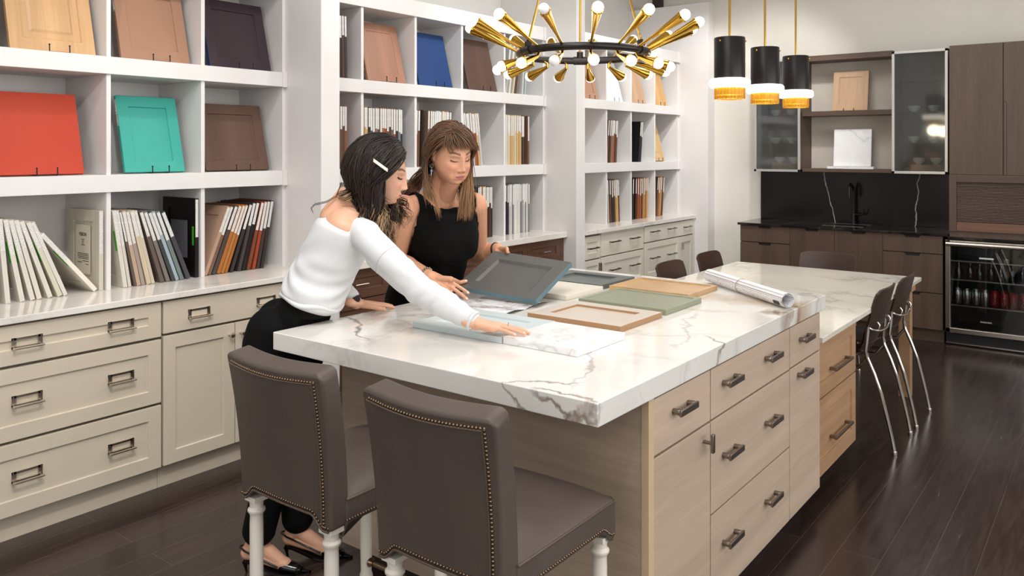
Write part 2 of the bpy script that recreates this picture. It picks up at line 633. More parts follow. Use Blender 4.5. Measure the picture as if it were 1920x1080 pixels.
# ================================================================== the room
RX0, RX1, RY0, RY1, RZ = -2.2, 8.07, -3.0, 4.40, 3.75
struct(put(MB().box(RX0 - .1, RY0 - .1, -0.1, RX1 + .12, RY1 + .12, 0), 'floor', M['floor']))
struct(put(MB().box(RX0 - .1, RY0 - .1, RZ, RX1 + .12, RY1 + .12, RZ + .1), 'ceiling', M['ceil']))
struct(put(MB().box(RX0 - .1, RY1, 0, RX1 + .1, RY1 + .1, RZ), 'wall_left', M['wall']))
struct(put(MB().box(RX1, RY0 - .1, 0, RX1 + .1, RY1, RZ), 'wall_back', M['wallb']))
struct(put(MB().box(RX0 - .1, RY0 - .1, 0, RX1, RY0, RZ), 'wall_right', M['wall']))
struct(put(MB().box(RX0 - .1, RY0, 0, RX0, RY1, RZ), 'wall_front', M['wall']))
FIN = [(2.97, 3.105, 3.61, 3.14), (5.613, 5.744, 3.61, 3.14), (7.90, 8.07, 3.47, 3.14)]
for i, (a, b, y, zt) in enumerate(FIN):
    struct(put(MB().box(a, y, 0, b, RY1, zt), 'trim_%d' % (i + 1), M['white'], bev=0.003))
struct(put(MB().box(7.99, 4.06, 2.2, 8.07, 4.155, RZ), 'trim_4', flat('dark_beam', '#2E1D18', 0.5)))


# ================================================================== shelves
ROWZ = [(1.404, 1.488), (1.976, 2.06), (2.53, 2.64)]


def bookcase(label, x0, x1, divs, yf, yb, z0, loc):
    t = thing('bookcase', label, 'bookcase', loc)
    put(MB().box(x0, yb, z0, x1, yb + .018, 2.64), 'back_panel', M['white'], t)
    for a, b in ROWZ:
        mb = MB().box(x0, yf, a, x1, yb, b)
        put(mb, 'shelf', M['white'], t, bev=0.002)
    for a, b in ROWZ:
        put(MB().box(x1 - .030, yf - .012, a - .003, x1 - .0005, yf + .01, b + .003), 'end_block', M['white'], t, bev=.002)
    zs = [z0] + [r[1] for r in ROWZ[:-1]]
    ze = [r[0] for r in ROWZ]
    for d in divs:
        for a, b in zip(zs, ze):
            put(MB().box(d - .011, yf + .012, a, d + .011, yb, b), 'divider', M['white'], t, bev=0.0015)
    for xx in (x0, x1 - .02):
        put(MB().box(xx, yf + .012, z0, xx + .02, yb, 2.53), 'side_panel', M['white'], t)
    return t


bookcase('tall white cubby bookcase left of the first white pillar, above the cream drawers', 0.80, 2.969, [0.93, 1.434, 1.938, 2.44], 3.92, 4.36, .93, (1.9, 4.1, .93))
bookcase('white cubby bookcase behind the two women, between the two white pillars', 3.106, 5.612, [3.57, 4.061, 4.552, 5.066], 3.92, 4.36, .93, (4.4, 4.1, .93))
bookcase('far white cubby bookcase above the antique white drawers by the back corner', 5.745, 7.899, [6.42, 6.88, 7.367], 3.79, 4.23, .93, (6.8, 4.0, .93))
# fascia end blocks seen at the first bookcase
# ================================================================== base cabinets on the left wall
def counter(name, label, x0, x1, yf, yb, z0, z1, mat, loc):
    o = put(MB().box(x0, yf, z0, x1, yb, z1), name, mat, bev=0.003)
    tag(o, label, 'countertop')
    return o


counter('countertop', 'long cream quartz worktop on the drawers at the left, under the leaning white samples', .80, 2.969, 3.61, 4.358, .901, .93, M['mar3'], None)
counter('countertop', 'pale marble worktop over brown walnut drawers behind the older woman', 3.106, 5.612, 3.70, 4.358, .885, .93, M['mar3'], None)
counter('countertop', 'pale marble worktop on the antique white drawers in the far left corner', 5.745, 7.899, 3.60, 4.228, .893, .93, M['mar3'], None)


def label_pull(parent, x, y, z):
    """card-frame pull, faces -Y"""
    mb = MB()
    w, h = .118, .044
    for (a, b, c, d) in ((-w / 2, -h / 2, w / 2, -h / 2 + .008), (-w / 2, h / 2 - .009, w / 2, h / 2), (-w / 2, -h / 2, -w / 2 + .017, h / 2), (w / 2 - .017, -h / 2, w / 2, h / 2)):
        mb.box(x + a, y - .003, z + b, x + c, y, z + d)
    for sx in (-1, 1):
        mb.box(x + sx * (w / 2 - .008) - .006, y - .024, z - h / 2, x + sx * (w / 2 - .008) + .006, y, z - h / 2 + .006)
        for sz in (-1, 1):
            mb.ball((x + sx * (w / 2 - .006), y - .004, z + sz * (h / 2 - .005)), .0025, 6, 4)
    mb.tube([(x - w / 2, y - .024, z - h / 2 + .004), (x + w / 2, y - .024, z - h / 2 + .004)], .0048, 10)
    return put(mb, 'handle', M['nickel'], parent, 30)


def front(parent, kind, x0, x1, z0, z1, y, mat, rail=.06, rec=.008, t=.02):
    mb = MB().panel((x0 + .0015, y + t, z0 + .0015), X, Z, -Y, x1 - x0 - .003, z1 - z0 - .003, t, rail, rec, bev=.001)
    return put(mb, kind, mat, parent, bev=.0015)


def base_box(parent, x0, x1, yf, yb, z0, z1, mat, name='body'):
    return put(MB().box(x0, yf, z0, x1, yb, z1), name, mat, parent)


YC = 3.63
t = thing('drawer_cabinet', 'cream three-drawer base cabinet at the far left with six card-frame pulls', 'cabinet', (1.5, 3.9, 0))
base_box(t, .82, 2.042, YC + .021, 4.35, .11, .90, M['cream_gap'])
put(MB().box(.82, YC + .05, 0, 2.042, YC + .07, .11), 'toe_kick', M['cream'], t)
for z0, z1, zh in ((.727, .892, .816), (.418, .717, .579), (.112, .408, .268)):
    d = front(t, 'drawer', .88, 2.038, z0, z1, YC, M['cream'], .062, .009)
    for hx in (1.452, 1.845):
        label_pull(d, hx, YC, zh)
t = thing('base_cabinet', 'cream base cabinet with one drawer over two knobbed doors, behind the young woman', 'cabinet', (2.5, 3.9, 0))
base_box(t, 2.044, 2.968, YC + .021, 4.35, .11, .90, M['cream_gap'])
put(MB().box(2.044, YC + .05, 0, 2.968, YC + .07, .11), 'toe_kick', M['cream'], t)
d = front(t, 'drawer', 2.046, 2.82, .737, .892, YC, M['cream'], .06, 0)
for hx in (2.232, 2.62):
    label_pull(d, hx, YC, .812)
for a, b, kx in ((2.046, 2.432, 2.40), (2.434, 2.82, 2.466)):
    d = front(t, 'door', a, b, .112, .728, YC, M['cream'], .062, .009)
    put(MB().lathe((kx, YC, .672), [(.009, 0), (.006, .004), (.005, .016), (.012, .022), (.0145, .028), (.012, .034), (.004, .037)], 16, axis=(0, -1, 0)), 'knob', M['nickel'], d, 40)
put(MB().box(2.822, YC, .112, 2.967, YC + .02, .892), 'filler_panel', M['cream'], t, bev=.001)

# walnut base cabinets under the middle bookcase
def bar_pull(parent, p0, p1, n, mat, r=.0045, off=.028):
    p0 = Vector(p0); p1 = Vector(p1); n = Vector(n).normalized(); d = (p1 - p0)
    mb = MB()
    q0 = p0 + n * off; q1 = p1 + n * off
    mb.tube([q0 - d * .08, q1 + d * .08], r, 8)
    for p in (p0 + d * .08, p1 - d * .08):
        mb.tube([p, p + n * off], r * 1.1, 8)
    return put(mb, 'handle', mat, parent, 40)


Y2 = 3.735
for k, (a, b) in enumerate(((3.11, 3.62), (3.62, 4.13), (4.13, 4.64), (4.64, 5.10), (5.10, 5.56))):
    lab = ['walnut drawer cabinet just right of the first white pillar', 'walnut drawer cabinet seen under the young woman\'s arm',
           'walnut drawer cabinet behind the older woman', 'walnut drawer cabinet left of the last one before the second pillar',
           'rightmost walnut drawer cabinet, against the second white pillar'][k]
    t = thing('drawer_cabinet', lab, 'cabinet', ((a + b) / 2, 3.95, 0), 'walnut drawer cabinets')
    base_box(t, a + .001, b - .001, Y2 + .021, 4.35, .10, .884, M['dark_gap'])
    for z0, z1 in ((.70, .882), (.41, .697), (.105, .407)):
        d = front(t, 'drawer', a, b, z0, z1, Y2, M['waln2'], .055, .009)
        zc = (z0 + z1) / 2
        bar_pull(d, ((a + b) / 2 - .045, Y2, zc), ((a + b) / 2 + .045, Y2, zc), -Y, M['chrome'])
    put(MB().box(a, Y2 + .06, 0, b, Y2 + .08, .105), 'toe_kick', M['waln2'], t)
t = put(MB().box(5.56, Y2, 0, 5.61, 4.35, .884), 'end_panel', M['waln2'])
tag(t, 'narrow walnut end panel beside the second white pillar', 'panel')

# antique white cabinets under the far bookcase
Y3 = 3.625


def dark_pull(parent, xa, xb, y, z):
    mb = MB()
    mb.box(xa, y - .030, z - .005, xb, y - .022, z + .005)
    mb.box(xa, y - .03, z - .006, xa + .03, y - .026, z + .006)
    for xx in (xa + .012, xb - .012):
        mb.box(xx - .006, y - .024, z - .006, xx + .006, y, z + .006)
    return put(mb, 'handle', M['pewter'], parent, bev=.001)


t = thing('base_cabinet', 'antique white base cabinet with one drawer over a door, right against the second pillar', 'cabinet', (5.9, 3.9, 0))
base_box(t, 5.746, 6.018, Y3 + .021, 4.2, .10, .892, M['cream_gap'])
d = front(t, 'drawer', 5.746, 6.018, .68, .875, Y3, M['cream2'], .05, .008); dark_pull(d, 5.80, 5.96, Y3, .775)
d = front(t, 'door', 5.746, 6.018, .105, .672, Y3, M['cream2'], .05, .008)
put(MB().box(5.985, Y3 - .03, .57, 5.995, Y3, .64), 'handle', M['pewter'], d, bev=.002)
t = thing('drawer_cabinet', 'antique white drawer cabinet, left of the two wide ones in the far corner', 'cabinet', (6.4, 3.9, 0), 'antique white drawer cabinets')
base_box(t, 6.02, 6.80, Y3 + .021, 4.2, .10, .892, M['cream_gap'])
for z0, z1, rec in ((.685, .875, 0), (.39, .678, .008), (.105, .385, .008)):
    d = front(t, 'drawer', 6.024, 6.796, z0, z1, Y3, M['cream2'], .055, rec)
    for hx in (6.16, 6.52):
        dark_pull(d, hx, hx + .17, Y3, (z0 + z1) / 2 + .02)
put(MB().box(6.02, Y3 - .008, .876, 6.80, Y3 + .02, .892), 'rail', M['cream2'], t)
t = thing('drawer_cabinet', 'antique white drawer cabinet, right of the two wide ones in the far corner', 'cabinet', (7.1, 3.9, 0), 'antique white drawer cabinets')
base_box(t, 6.80, 7.54, Y3 + .011, 4.2, .10, .892, M['cream_gap'])
for z0, z1, rec in ((.735, .885, 0), (.39, .728, .008), (.105, .385, .008)):
    d = front(t, 'drawer', 6.806, 7.538, z0, z1, Y3 - .01, M['cream2'], .055, rec)
    for hx in (6.90, 7.26):
        dark_pull(d, hx, hx + .17, Y3 - .01, (z0 + z1) / 2 + .02)
t = thing('base_cabinet', 'narrow antique white cabinet with small drawer over a grey-white door, last before the back wall', 'cabinet', (7.7, 3.9, 0))
base_box(t, 7.54, 7.86, Y3 + .011, 4.2, .10, .892, M['cream_gap'])
d = front(t, 'drawer', 7.543, 7.857, .735, .885, Y3 - .01, M['cream2'], .05, 0); dark_pull(d, 7.62, 7.79, Y3 - .01, .82)
d = front(t, 'door', 7.543, 7.857, .105, .728, Y3 - .01, flat('grey_white_lacquer', '#CFC8BC', .4), .06, .01)
put(MB().box(7.575, Y3 - .04, .60, 7.587, Y3 - .01, .67), 'handle', M['chrome'], d, bev=.002)
for c_, xx in ((M['cream2'], 7.86),):
    o = put(MB().box(7.86, Y3 - .01, 0, 7.899, 4.2, .892), 'end_panel', c_)
    tag(o, 'slim antique white end panel beside the last white pillar', 'panel')

# ================================================================== the island
o = put(MB().box(1.793, 1.088, .893, 3.76, 2.444, .956), 'island_countertop', M['mar'], bev=.0025)
tag(o, 'thick white marble island slab with brown veins, under the door samples', 'countertop')
YI = 1.10
t = thing('kitchen_island', 'pale taupe oak island cabinet with brushed pulls under the thick marble slab', 'island', (2.9, 1.75, 0))
put(MB().box(2.112, YI + .021, .095, 3.72, 2.40, .893), 'body', M['wood_gap'], t)
put(MB().box(2.092, YI - .0, .095, 2.112, 2.42, .893), 'end_panel', M['isl_end'], t, bev=.001)
put(MB().box(2.090, YI - .0015, .095, 2.1225, YI + .0215, .893), 'edge_band', M['isl_edge'], t)
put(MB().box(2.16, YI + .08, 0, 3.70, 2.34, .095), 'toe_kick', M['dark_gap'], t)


def arch_pull(parent, x, y, z, w=.125):
    """flat bar pull standing on two rounded feet, faces -Y, runs along X"""
    mb = MB()
    for sx in (-1, 1):
        mb.lathe((x + sx * (w / 2 - .012), y, z), [(.009, 0), (.0095, .01), (.0105, .024), (.009, .028)], 14, axis=(0, -1, 0))
    mb.box(x - w / 2, y - .034, z - .011, x + w / 2, y - .026, z + .009)
    return put(mb, 'handle', M['pewter'], parent, 35, bev=.0015)


for kind, x0, x1, z0, z1, hs in (('drawer', 2.124, 2.524, .715, .884, [2.30]), ('door', 2.124, 2.524, .10, .710, []),
                                 ('drawer', 2.528, 3.308, .715, .884, [2.678, 3.08]), ('drawer', 2.528, 3.308, .402, .711, [2.678, 3.08]),
                                 ('drawer', 2.528, 3.308, .10, .398, [2.678, 3.08]), ('drawer', 3.312, 3.715, .718, .884, [3.485]),
                                 ('door', 3.312, 3.715, .10, .714, [])):
    mt = M['isl']
    d = front(t, kind, x0, x1, z0, z1, YI, mt, .06, 0)
    zh = {.715: .818, .718: .815, .402: .572, .10: .274}[z0]
    for h in hs:
        arch_pull(d, h, YI, zh)
    if kind == 'door' and x0 < 3:
        mb = MB().lathe((2.47, YI, .662), [(.006, 0), (.006, .03)], 12, axis=(0, -1, 0))
        mb.box(2.462, YI - .038, .632, 2.478, YI - .028, .692)
        put(mb, 'handle', M['pewter'], d, 40, bev=.002)
    if kind == 'door' and x0 > 3:
        arch_pull(d, 3.46, YI, .672)

# ================================================================== the lower table
o = put(MB().box(3.762, 1.10, .735, 5.94, 2.375, .76), 'dining_table_slab', M['mar2'], bev=.0025)
tag(o, 'cream marble dining top beyond the island, lower than the island slab', 'table')
YT = 1.13
t = thing('table_base_cabinet', 'honey oak two-drawer cabinet carrying the lower marble top', 'cabinet', (4.1, 1.7, 0))
put(MB().box(3.735, YT + .022, .10, 4.43, 2.33, .734), 'body', M['tcab'], t)
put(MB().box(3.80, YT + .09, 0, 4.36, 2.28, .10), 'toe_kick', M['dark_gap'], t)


def big_pull(parent, x, y, z, w=.30):
    mb = MB()
    for sx in (-1, 1):
        mb.box(x + sx * (w / 2 - .02) - .009, y - .03, z - .009, x + sx * (w / 2 - .02) + .009, y, z + .006)
    mb.box(x - w / 2, y - .038, z - .008, x + w / 2, y - .026, z + .004)
    return put(mb, 'handle', M['pewter'], parent, bev=.0015)


for z0, z1, zh in ((.462, .73, .565), (.102, .458, .24)):
    d = front(t, 'drawer', 3.737, 4.43, z0, z1, YT, M['tcab'], .07, .010)
    big_pull(d, 4.14, YT + .010, zh)
t = thing('support_post', 'honey oak square post under the far aisle corner of the marble table, behind the chairs', 'post', (5.78, 1.17, 0))
put(MB().box(5.74, 1.13, 0, 5.81, 1.20, .7345), 'shaft', M['tcab'], t, bev=.002)
put(MB().box(5.72, 1.115, .69, 5.83, 1.225, .7345), 'mounting_block', M['tcab'], t, bev=.002)

# ================================================================== kitchen at the back wall
XB = 7.5
o = put(MB().box(7.478, 1.19, .893, 8.068, 2.985, .915), 'countertop', M['bcount'], bev=.002)
tag(o, 'black stone worktop with the sink on the back wall', 'countertop')
o = put(MB().box(8.045, 1.21, .916, 8.069, 2.965, 1.395), 'backsplash', M['splash'])
tag(o, 'black stone backsplash with two pale diagonal veins', 'backsplash')


def frontx(parent, kind, y0, y1, z0, z1, x, mat, t=.02, rail=.06, rec=0.0):
    mb = MB().panel((x + t, y0 + .0015, z0 + .0015), Y, Z, -X, y1 - y0 - .003, z1 - z0 - .003, t, rail, rec)
    return put(mb, kind, mat, parent, bev=.001)


def notch_front(parent, kind, y0, y1, z0, z1, x, mat, notch=True):
    """slab front with a shallow scooped finger notch in the top edge"""
    yc = (y0 + y1) / 2
    a, b = y0 + .0015, y1 - .0015
    zt, zb = z1 - .0015, z0 + .0015
    prof = [(a, zb), (b, zb), (b, zt)]
    if notch:
        prof += [(yc + .065, zt), (yc + .05, zt - .022), (yc - .05, zt - .022), (yc - .065, zt)]
    prof += [(a, zt)]
    n = len(prof)
    vs = [(x, p[0], p[1]) for p in prof] + [(x + .02, p[0], p[1]) for p in prof]
    fs = [tuple(range(n)), tuple(reversed(range(n, 2 * n)))] + [(i, (i + 1) % n, n + (i + 1) % n, n + i) for i in range(n)]
    return put(MB().add(vs, fs), kind, mat, parent)


spec = [('three-drawer smoked oak base cabinet at the left end of the black worktop', 2.491, 2.965, [('drawer', .737, .892), ('drawer', .42, .733), ('drawer', .11, .416)]),
        ('smoked oak sink cabinet with two slab doors under the faucet', 1.693, 2.491, None),
        ('three-drawer smoked oak base cabinet left of the drinks fridge', 1.228, 1.693, [('drawer', .742, .892), ('drawer', .415, .738), ('drawer', .11, .411)])]
for lab, y0, y1, dr in spec:
    t = thing('base_cabinet', lab, 'cabinet', (7.8, (y0 + y1) / 2, 0))
    put(MB().box(XB + .022, y0 + .001, .11, 8.06, y1 - .001, .892), 'body', M['dark_gap'], t)
    put(MB().box(XB + .06, y0, 0, XB + .08, y1, .11), 'toe_kick', M['walh'], t)
    if dr:
        for k, z0, z1 in dr:
            notch_front(t, k, y0, y1, z0, z1, XB, M['wal'])
    else:
        for a, b in ((2.095, y1), (y0, 2.095)):
            notch_front(t, 'door', a, b, .11, .892, XB, M['wal'])
# sink
t = thing('sink', 'undermount steel sink set into the black worktop', 'sink', (7.75, 2.05, .9))
put(MB().box(7.66, 1.87, .9152, 7.69, 2.27, .9172).box(7.93, 1.87, .9152, 7.95, 2.27, .9172).box(7.66, 2.25, .9152, 7.95, 2.27, .9172).box(7.66, 1.87, .9152, 7.95, 1.89, .9172), 'rim', M['steel'], t)
put(MB().box(7.69, 1.89, .9151, 7.93, 2.25, .916), 'basin', flat('steel_basin', '#2E2A28', .3, .8), t)
t = thing('faucet', 'matte black tall faucet behind the sink', 'faucet', (7.99, 2.06, .915))
mb = MB().lathe((7.985, 2.06, .915), [(.026, 0), (.026, .02), (.02, .024), (.02, .10), (.015, .104)], 16)
arc = [(7.985, 2.06, 1.0), (7.985, 2.06, 1.22)] + [(7.985 - .07 + .07 * math.cos(a), 2.06, 1.22 + .07 * math.sin(a)) for a in [PI * k / 10 for k in range(1, 11)]] + [(7.845, 2.06, 1.16)]
mb.tube(arc, .013, 12)
put(mb, 'spout', M['black_metal'], t, 40)
put(MB().tube([(7.985, 2.05, 1.0), (7.97, 1.97, 1.005), (7.965, 1.955, 1.06)], [.012, .009, .007], 10), 'lever', M['black_metal'], t, 40)

# glass wall cabinets
M['alu'] = flat('satin_aluminium', '#CBC8C3', .35, .6, .02)


def glass_cab(label, y0, y1, side):
    t = thing('wall_cabinet', label, 'cabinet', (7.9, (y0 + y1) / 2, 1.4), 'glass wall cabinets')
    xf, z0, z1 = 7.72, 1.40, 2.472
    mb = MB()
    mb.box(xf, y0, z0, 8.06, y0 + .018, z1).box(xf, y1 - .018, z0, 8.06, y1, z1).box(xf, y0, z0, 8.06, y1, z0 + .018)
    mb.box(xf, y0, z1 - .018, 8.06, y1, z1).box(8.045, y0, z0, 8.06, y1, z1)
    put(mb, 'body', M['wal'], t)
    for z in (1.66, 1.93, 2.20):
        put(MB().box(xf + .02, y0 + .018, z, 8.04, y1 - .018, z + .008), 'glass_shelf', M['fpane'], t)
    f = MB()
    w = .022
    for a, b, c, d in ((y0, z0, y1, z0 + w), (y0, z1 - w, y1, z1), (y0, z0, y0 + w, z1), (y1 - w, z0, y1, z1)):
        f.box(xf - .02, a, b, xf - .001, c, d)
    dr = put(f, 'door', M['alu'], t, bev=.001)
    put(MB().box(xf - .013, y0 + w, z0 + w, xf - .009, y1 - w, z1 - w), 'pane', M['pane'], dr)
    hy = (y0 + w + .004) if side < 0 else (y1 - w - .004)
    for z in (1.56, 2.31) if side < 0 else (1.52, 1.84):
        put(MB().ball((xf - .008, hy, z), .006, 8, 6), 'hinge', M['chrome'], dr)
    return t


glass_cab('aluminium framed smoked glass wall cabinet behind the right-hand pendants', 2.463, 2.905, 1)
glass_cab('aluminium framed smoked glass wall cabinet beside the tall oak cupboard', 1.224, 1.664, -1)
wb = flat('white_crockery', '#DAD6CF', .3)
for y0, tagn in ((2.463, 'left'), (1.224, 'right')):
    for z, zn in ((1.938, 'upper'), (1.668, 'middle'), (1.418, 'lowest')):
        for k, yy in enumerate((y0 + .14, y0 + .30)):
            if zn == 'lowest':
                if k == 0:
                    o = put(MB().box(7.82, y0 + .07, 1.4185, 7.98, y0 + .31, 1.478), 'wooden_box', M['tcab'], bev=.003)
                    tag(o, 'tan wooden box at the bottom of the %s smoked glass cabinet' % tagn, 'box')
                zz = 1.478
            else:
                zz = z
            yy2 = yy if zn != 'lowest' else y0 + .12 + .14 * k
            mb = MB().lathe((7.9, yy2, zz + .0005), [(.02, 0), (.022, .006), (.045, .03), (.052, .06), (.048, .06), (.04, .034), (.012, .012)], 18, cap=True)
            o = put(mb, 'bowl', wb, smooth=40)
            tag(o, 'white bowl on the %s of the %s glass cabinet, %s' % ('wooden box' if zn == 'lowest' else zn + ' shelf', tagn, ('right one', 'left one')[k]), 'bowl', 'white bowls in the glass cabinets')

# open oak shelves between them
t = thing('open_shelf_unit', 'open smoked oak shelves between the two glass cabinets', 'shelf', (7.9, 2.06, 1.4))
put(MB().box(8.04, 1.666, 1.43, 8.06, 2.461, 2.46), 'back_panel', flat('greige_panel', '#C9BFB3', .7), t)
for z0, z1 in ((1.402, 1.432), (1.925, 1.968), (2.44, 2.49)):
    put(MB().box(7.76, 1.666, z0, 8.06, 2.461, z1), 'shelf', M['walh'], t, bev=.001)

# tall cupboard with tambour, drinks fridge
t = thing('tall_cupboard', 'tall smoked oak cupboard with tambour shutter above the drinks fridge', 'cupboard', (7.8, .8, .9))
put(MB().box(XB + .021, .30, .895, 8.06, 1.182, 2.466), 'body', M['wal'], t)
for a, b in ((.80, 1.182), (.42, .797)):
    d = put(MB().panel((XB + .02, a + .001, 1.407), Y, Z, -X, b - a - .002, 2.466 - 1.407, .02, 0, 0), 'door', M['wal'], t, bev=.001)
    s = 1 if a > .7 else -1
    yy = .80
    if s < 0:
        mb = MB().box(XB - .001, yy + s * .002, 1.41, XB + .001, yy + s * .006, 1.99).box(XB - .001, yy + s * .024, 1.41, XB + .001, yy + s * .027, 1.98)
        mb.tube([(XB - .0003, yy + s * (.013 + .0125 * math.cos(q)), 1.978 + .016 * math.sin(q)) for q in [PI * k / 10 for k in range(11)]], .0016, 6)
        put(mb, 'finger_groove_shadow', M['dark_gap'], d)  # groove drawn as thin dark strips standing in for its shadow lines
put(MB().box(XB, 1.128, .94, XB + .02, 1.182, 1.405), 'stile', M['wal'], t)
put(MB().box(XB, .42, 1.345, XB + .02, 1.127, 1.405), 'rail', M['walh'], t)
mb = MB()
for k in range(27):
    z = 1.02 + k * .012
    mb.tube([(XB + .016, .42, z + .006), (XB + .016, 1.126, z + .006)], .0062, 8)
put(mb, 'tambour', M['walh'], t, 50)
put(MB().box(XB + .002, .42, .945, XB + .02, 1.126, 1.018), 'tambour_rail', M['tcab'] if 0 else wood('red_oak_rail', '#5F4133', '#7C5746', 'y'), t)
o = put(MB().box(7.478, .30, .872, 8.06, 1.19, .895), 'countertop', M['bcount'])
tag(o, 'black stone strip between the tall cupboard and the drinks fridge', 'countertop')

fy0, fy1 = .605, 1.208
t = thing('drinks_fridge', 'stainless framed glass door drinks fridge holding soda cans', 'fridge', (7.8, .9, 0))
mb = MB()
mb.box(XB + .04, fy0, .10, 8.05, fy0 + .02, .866).box(XB + .04, fy1 - .02, .10, 8.05, fy1, .866)
mb.box(XB + .04, fy0, .846, 8.05, fy1, .866).box(XB + .04, fy0, .10, 8.05, fy1, .12).box(7.98, fy0, .1, 8.05, fy1, .866)
put(mb, 'body', flat('black_fridge_liner', '#0F0F12', .4), t)
f = MB()
w = .036
for a, b, c, d in ((fy0, .108, fy1, .146), (fy0, .83, fy1, .866), (fy0, .108, fy0 + w, .866), (fy1 - w, .108, fy1, .866)):
    f.box(XB - .015, a, b, XB + .035, c, d)
dr = put(f, 'door', M['steel'], t, bev=.003)
put(MB().box(XB + .005, fy0 + w, .146, XB + .011, fy1 - w, .83), 'pane', M['fpane'], dr)
put(MB().tube([(XB - .045, fy0 + .01, .838), (XB - .045, fy1 - .01, .838)], .019, 16), 'handle', M['steel'], dr, 50)
put(MB().box(XB + .03, fy0, .022, XB + .04, fy1, .10), 'grille', flat('black_grille', '#0D0B0B', .5), t)
put(MB().box(XB + .018, fy0, .012, XB + .03, fy1, .022), 'grille_trim', M['steel'], t)
for z in (.69, .535, .325):
    put(MB().box(XB + .05, fy0 + .02, z, 7.97, fy1 - .02, z + .006).box(XB + .045, fy0 + .02, z - .002, XB + .052, fy1 - .02, z + .008), 'glass_shelf', M['fpane'], t)
    put(MB().box(XB + .043, fy0 + .02, z - .003, XB + .049, fy1 - .02, z + .007), 'shelf_trim', M['steel'], t)


def text_mesh(body, size, mat, name, parent, mtx, ext=0.0004, bold=0.0):
    cu = bpy.data.curves.new(name, 'FONT')
    cu.body = body; cu.size = size; cu.align_x = 'CENTER'; cu.align_y = 'CENTER'; cu.extrude = ext; cu.offset = bold
    tmp = bpy.data.objects.new(name, cu)
    COL.objects.link(tmp)
    dg = bpy.context.evaluated_depsgraph_get()
    me = bpy.data.meshes.new_from_object(tmp.evaluated_get(dg))
    bpy.data.objects.remove(tmp)
    me.transform(mtx)
    me.materials.clear(); me.materials.append(mat)
    o = bpy.data.objects.new(name, me)
    COL.objects.link(o)
    if parent is not None:
        o.parent = parent
        o.matrix_parent_inverse = parent.matrix_basis.inverted()
    return o


def frame_mtx(o, right, up):
    r = Vector(right).normalized(); u = Vector(up).normalized(); n = r.cross(u)
    return Matrix(((r.x, u.x, n.x, o[0]), (r.y, u.y, n.y, o[1]), (r.z, u.z, n.z, o[2]), (0, 0, 0, 1)))


M['logo'] = flat('pale_print', '#C9C5BF', .5)
text_mesh('FRIGIDAIRE', .016, M['logo'], 'logo', dr, frame_mtx((XB + .004, .918, .216), -Y, Z))
put(MB().box(XB + .003, .865, .725, XB + .0045, .965, .737), 'rating_label', flat('white_label', '#D9D8D2', .5), dr)
put(MB().lathe((XB + .06, .78, .715), [(.018, 0), (.018, .03), (.012, .034)], 16, axis=(-1, 0, 0)), 'thermostat_dial', flat('dial_grey', '#8C867C', .5), t, 40)
# cans
can_s = metal('aluminium_can', '#C6C3BE', .3)
can_r = flat('red_can', '#A3161B', .3, .4)
redp = flat('red_print', '#B0151B', .4)
whp = flat('white_print', '#EDE6E0', .4)
for k in range(8):
    y = 1.130 - k * .066
    if y < .65: break
    silver = k < 4
    t = thing('soda_can', '%s soda can, %s from the left in the front row of the drinks fridge' % ('silver' if silver else 'red', ORD[k]), 'can', (XB + .095, y, .332), 'cans in the drinks fridge')
    prof = [(.024, 0), (.026, .003), (.031, .011), (.031, .104), (.027, .113), (.0255, .118), (.025, .120), (.023, .118)]
    put(MB().lathe((0, 0, 0), prof, 22), 'can_body', can_s if silver else can_r, t, 40, world=False)
    txt = 'Coke' if not silver else 'Coke'
    me = text_mesh('C' if silver else txt, .052 if silver else .030, redp if silver else whp, 'print', None, frame_mtx((0, 0, 0), Z if not silver else -Y, Y if not silver else Z))
    for v in me.data.vertices:      # wrap the print round the can
        a = v.co.y / .0314
        v.co.x, v.co.y, v.co.z = -.0315 * math.cos(a), .0315 * math.sin(a), v.co.z + .058
    me.parent = t
    # second row behind
    t2 = copy_tree(t)
    t2.location = (XB + .17, y + .01, .332)
    t2['label'] = '%s soda can behind the front row, %s from the left in the drinks fridge' % ('silver' if silver else 'red', ORD[k])
bot = thin_glass('bottle_glass', (.55, .62, .62, 1), .08)
for k in range(7):
    y = 1.125 - k * .075
    if y < .64: break
    mb = MB().lathe((XB + .11 + (k % 2) * .06, y, .542), [(.026, 0), (.028, .006), (.028, .07), (.012, .095), (.011, .12), (.0135, .122), (.0135, .132)], 16)
    tag(put(mb, 'bottle', bot, smooth=40), 'clear glass bottle, %s from the left on the middle shelf of the drinks fridge' % ORD[k], 'bottle', 'bottles in the drinks fridge')
light('fridge_fill_light', 'AREA', (7.6, .9, .825), 0.5, (1, .97, .9), (7.7, .9, 0), shape='RECTANGLE', size=.4, size_y=.1)  # small fill light added inside to brighten the cans

# unseen window frames, added to go with the fill lights
def added_frame(n, a, b, wall):
    mb = MB()
    for k in range(4):
        p = a + (b - a) * k / 3
        if wall == 'right':
            mb.box(p - .03, -2.999, .55, p + .03, -2.95, 2.95)
        else:
            mb.box(-2.199, p - .03, .55, -2.15, p + .03, 2.95)
    for z in (.55, 2.89):
        if wall == 'right':
            mb.box(a, -2.999, z, b, -2.95, z + .06)
        else:
            mb.box(-2.199, a, z, -2.15, b, z + .06)
    struct(put(mb, 'window_%d' % n, M['alu'], bev=.002))


added_frame(1, -.3, 6.7, 'right')
added_frame(2, -.8, 2.8, 'front')

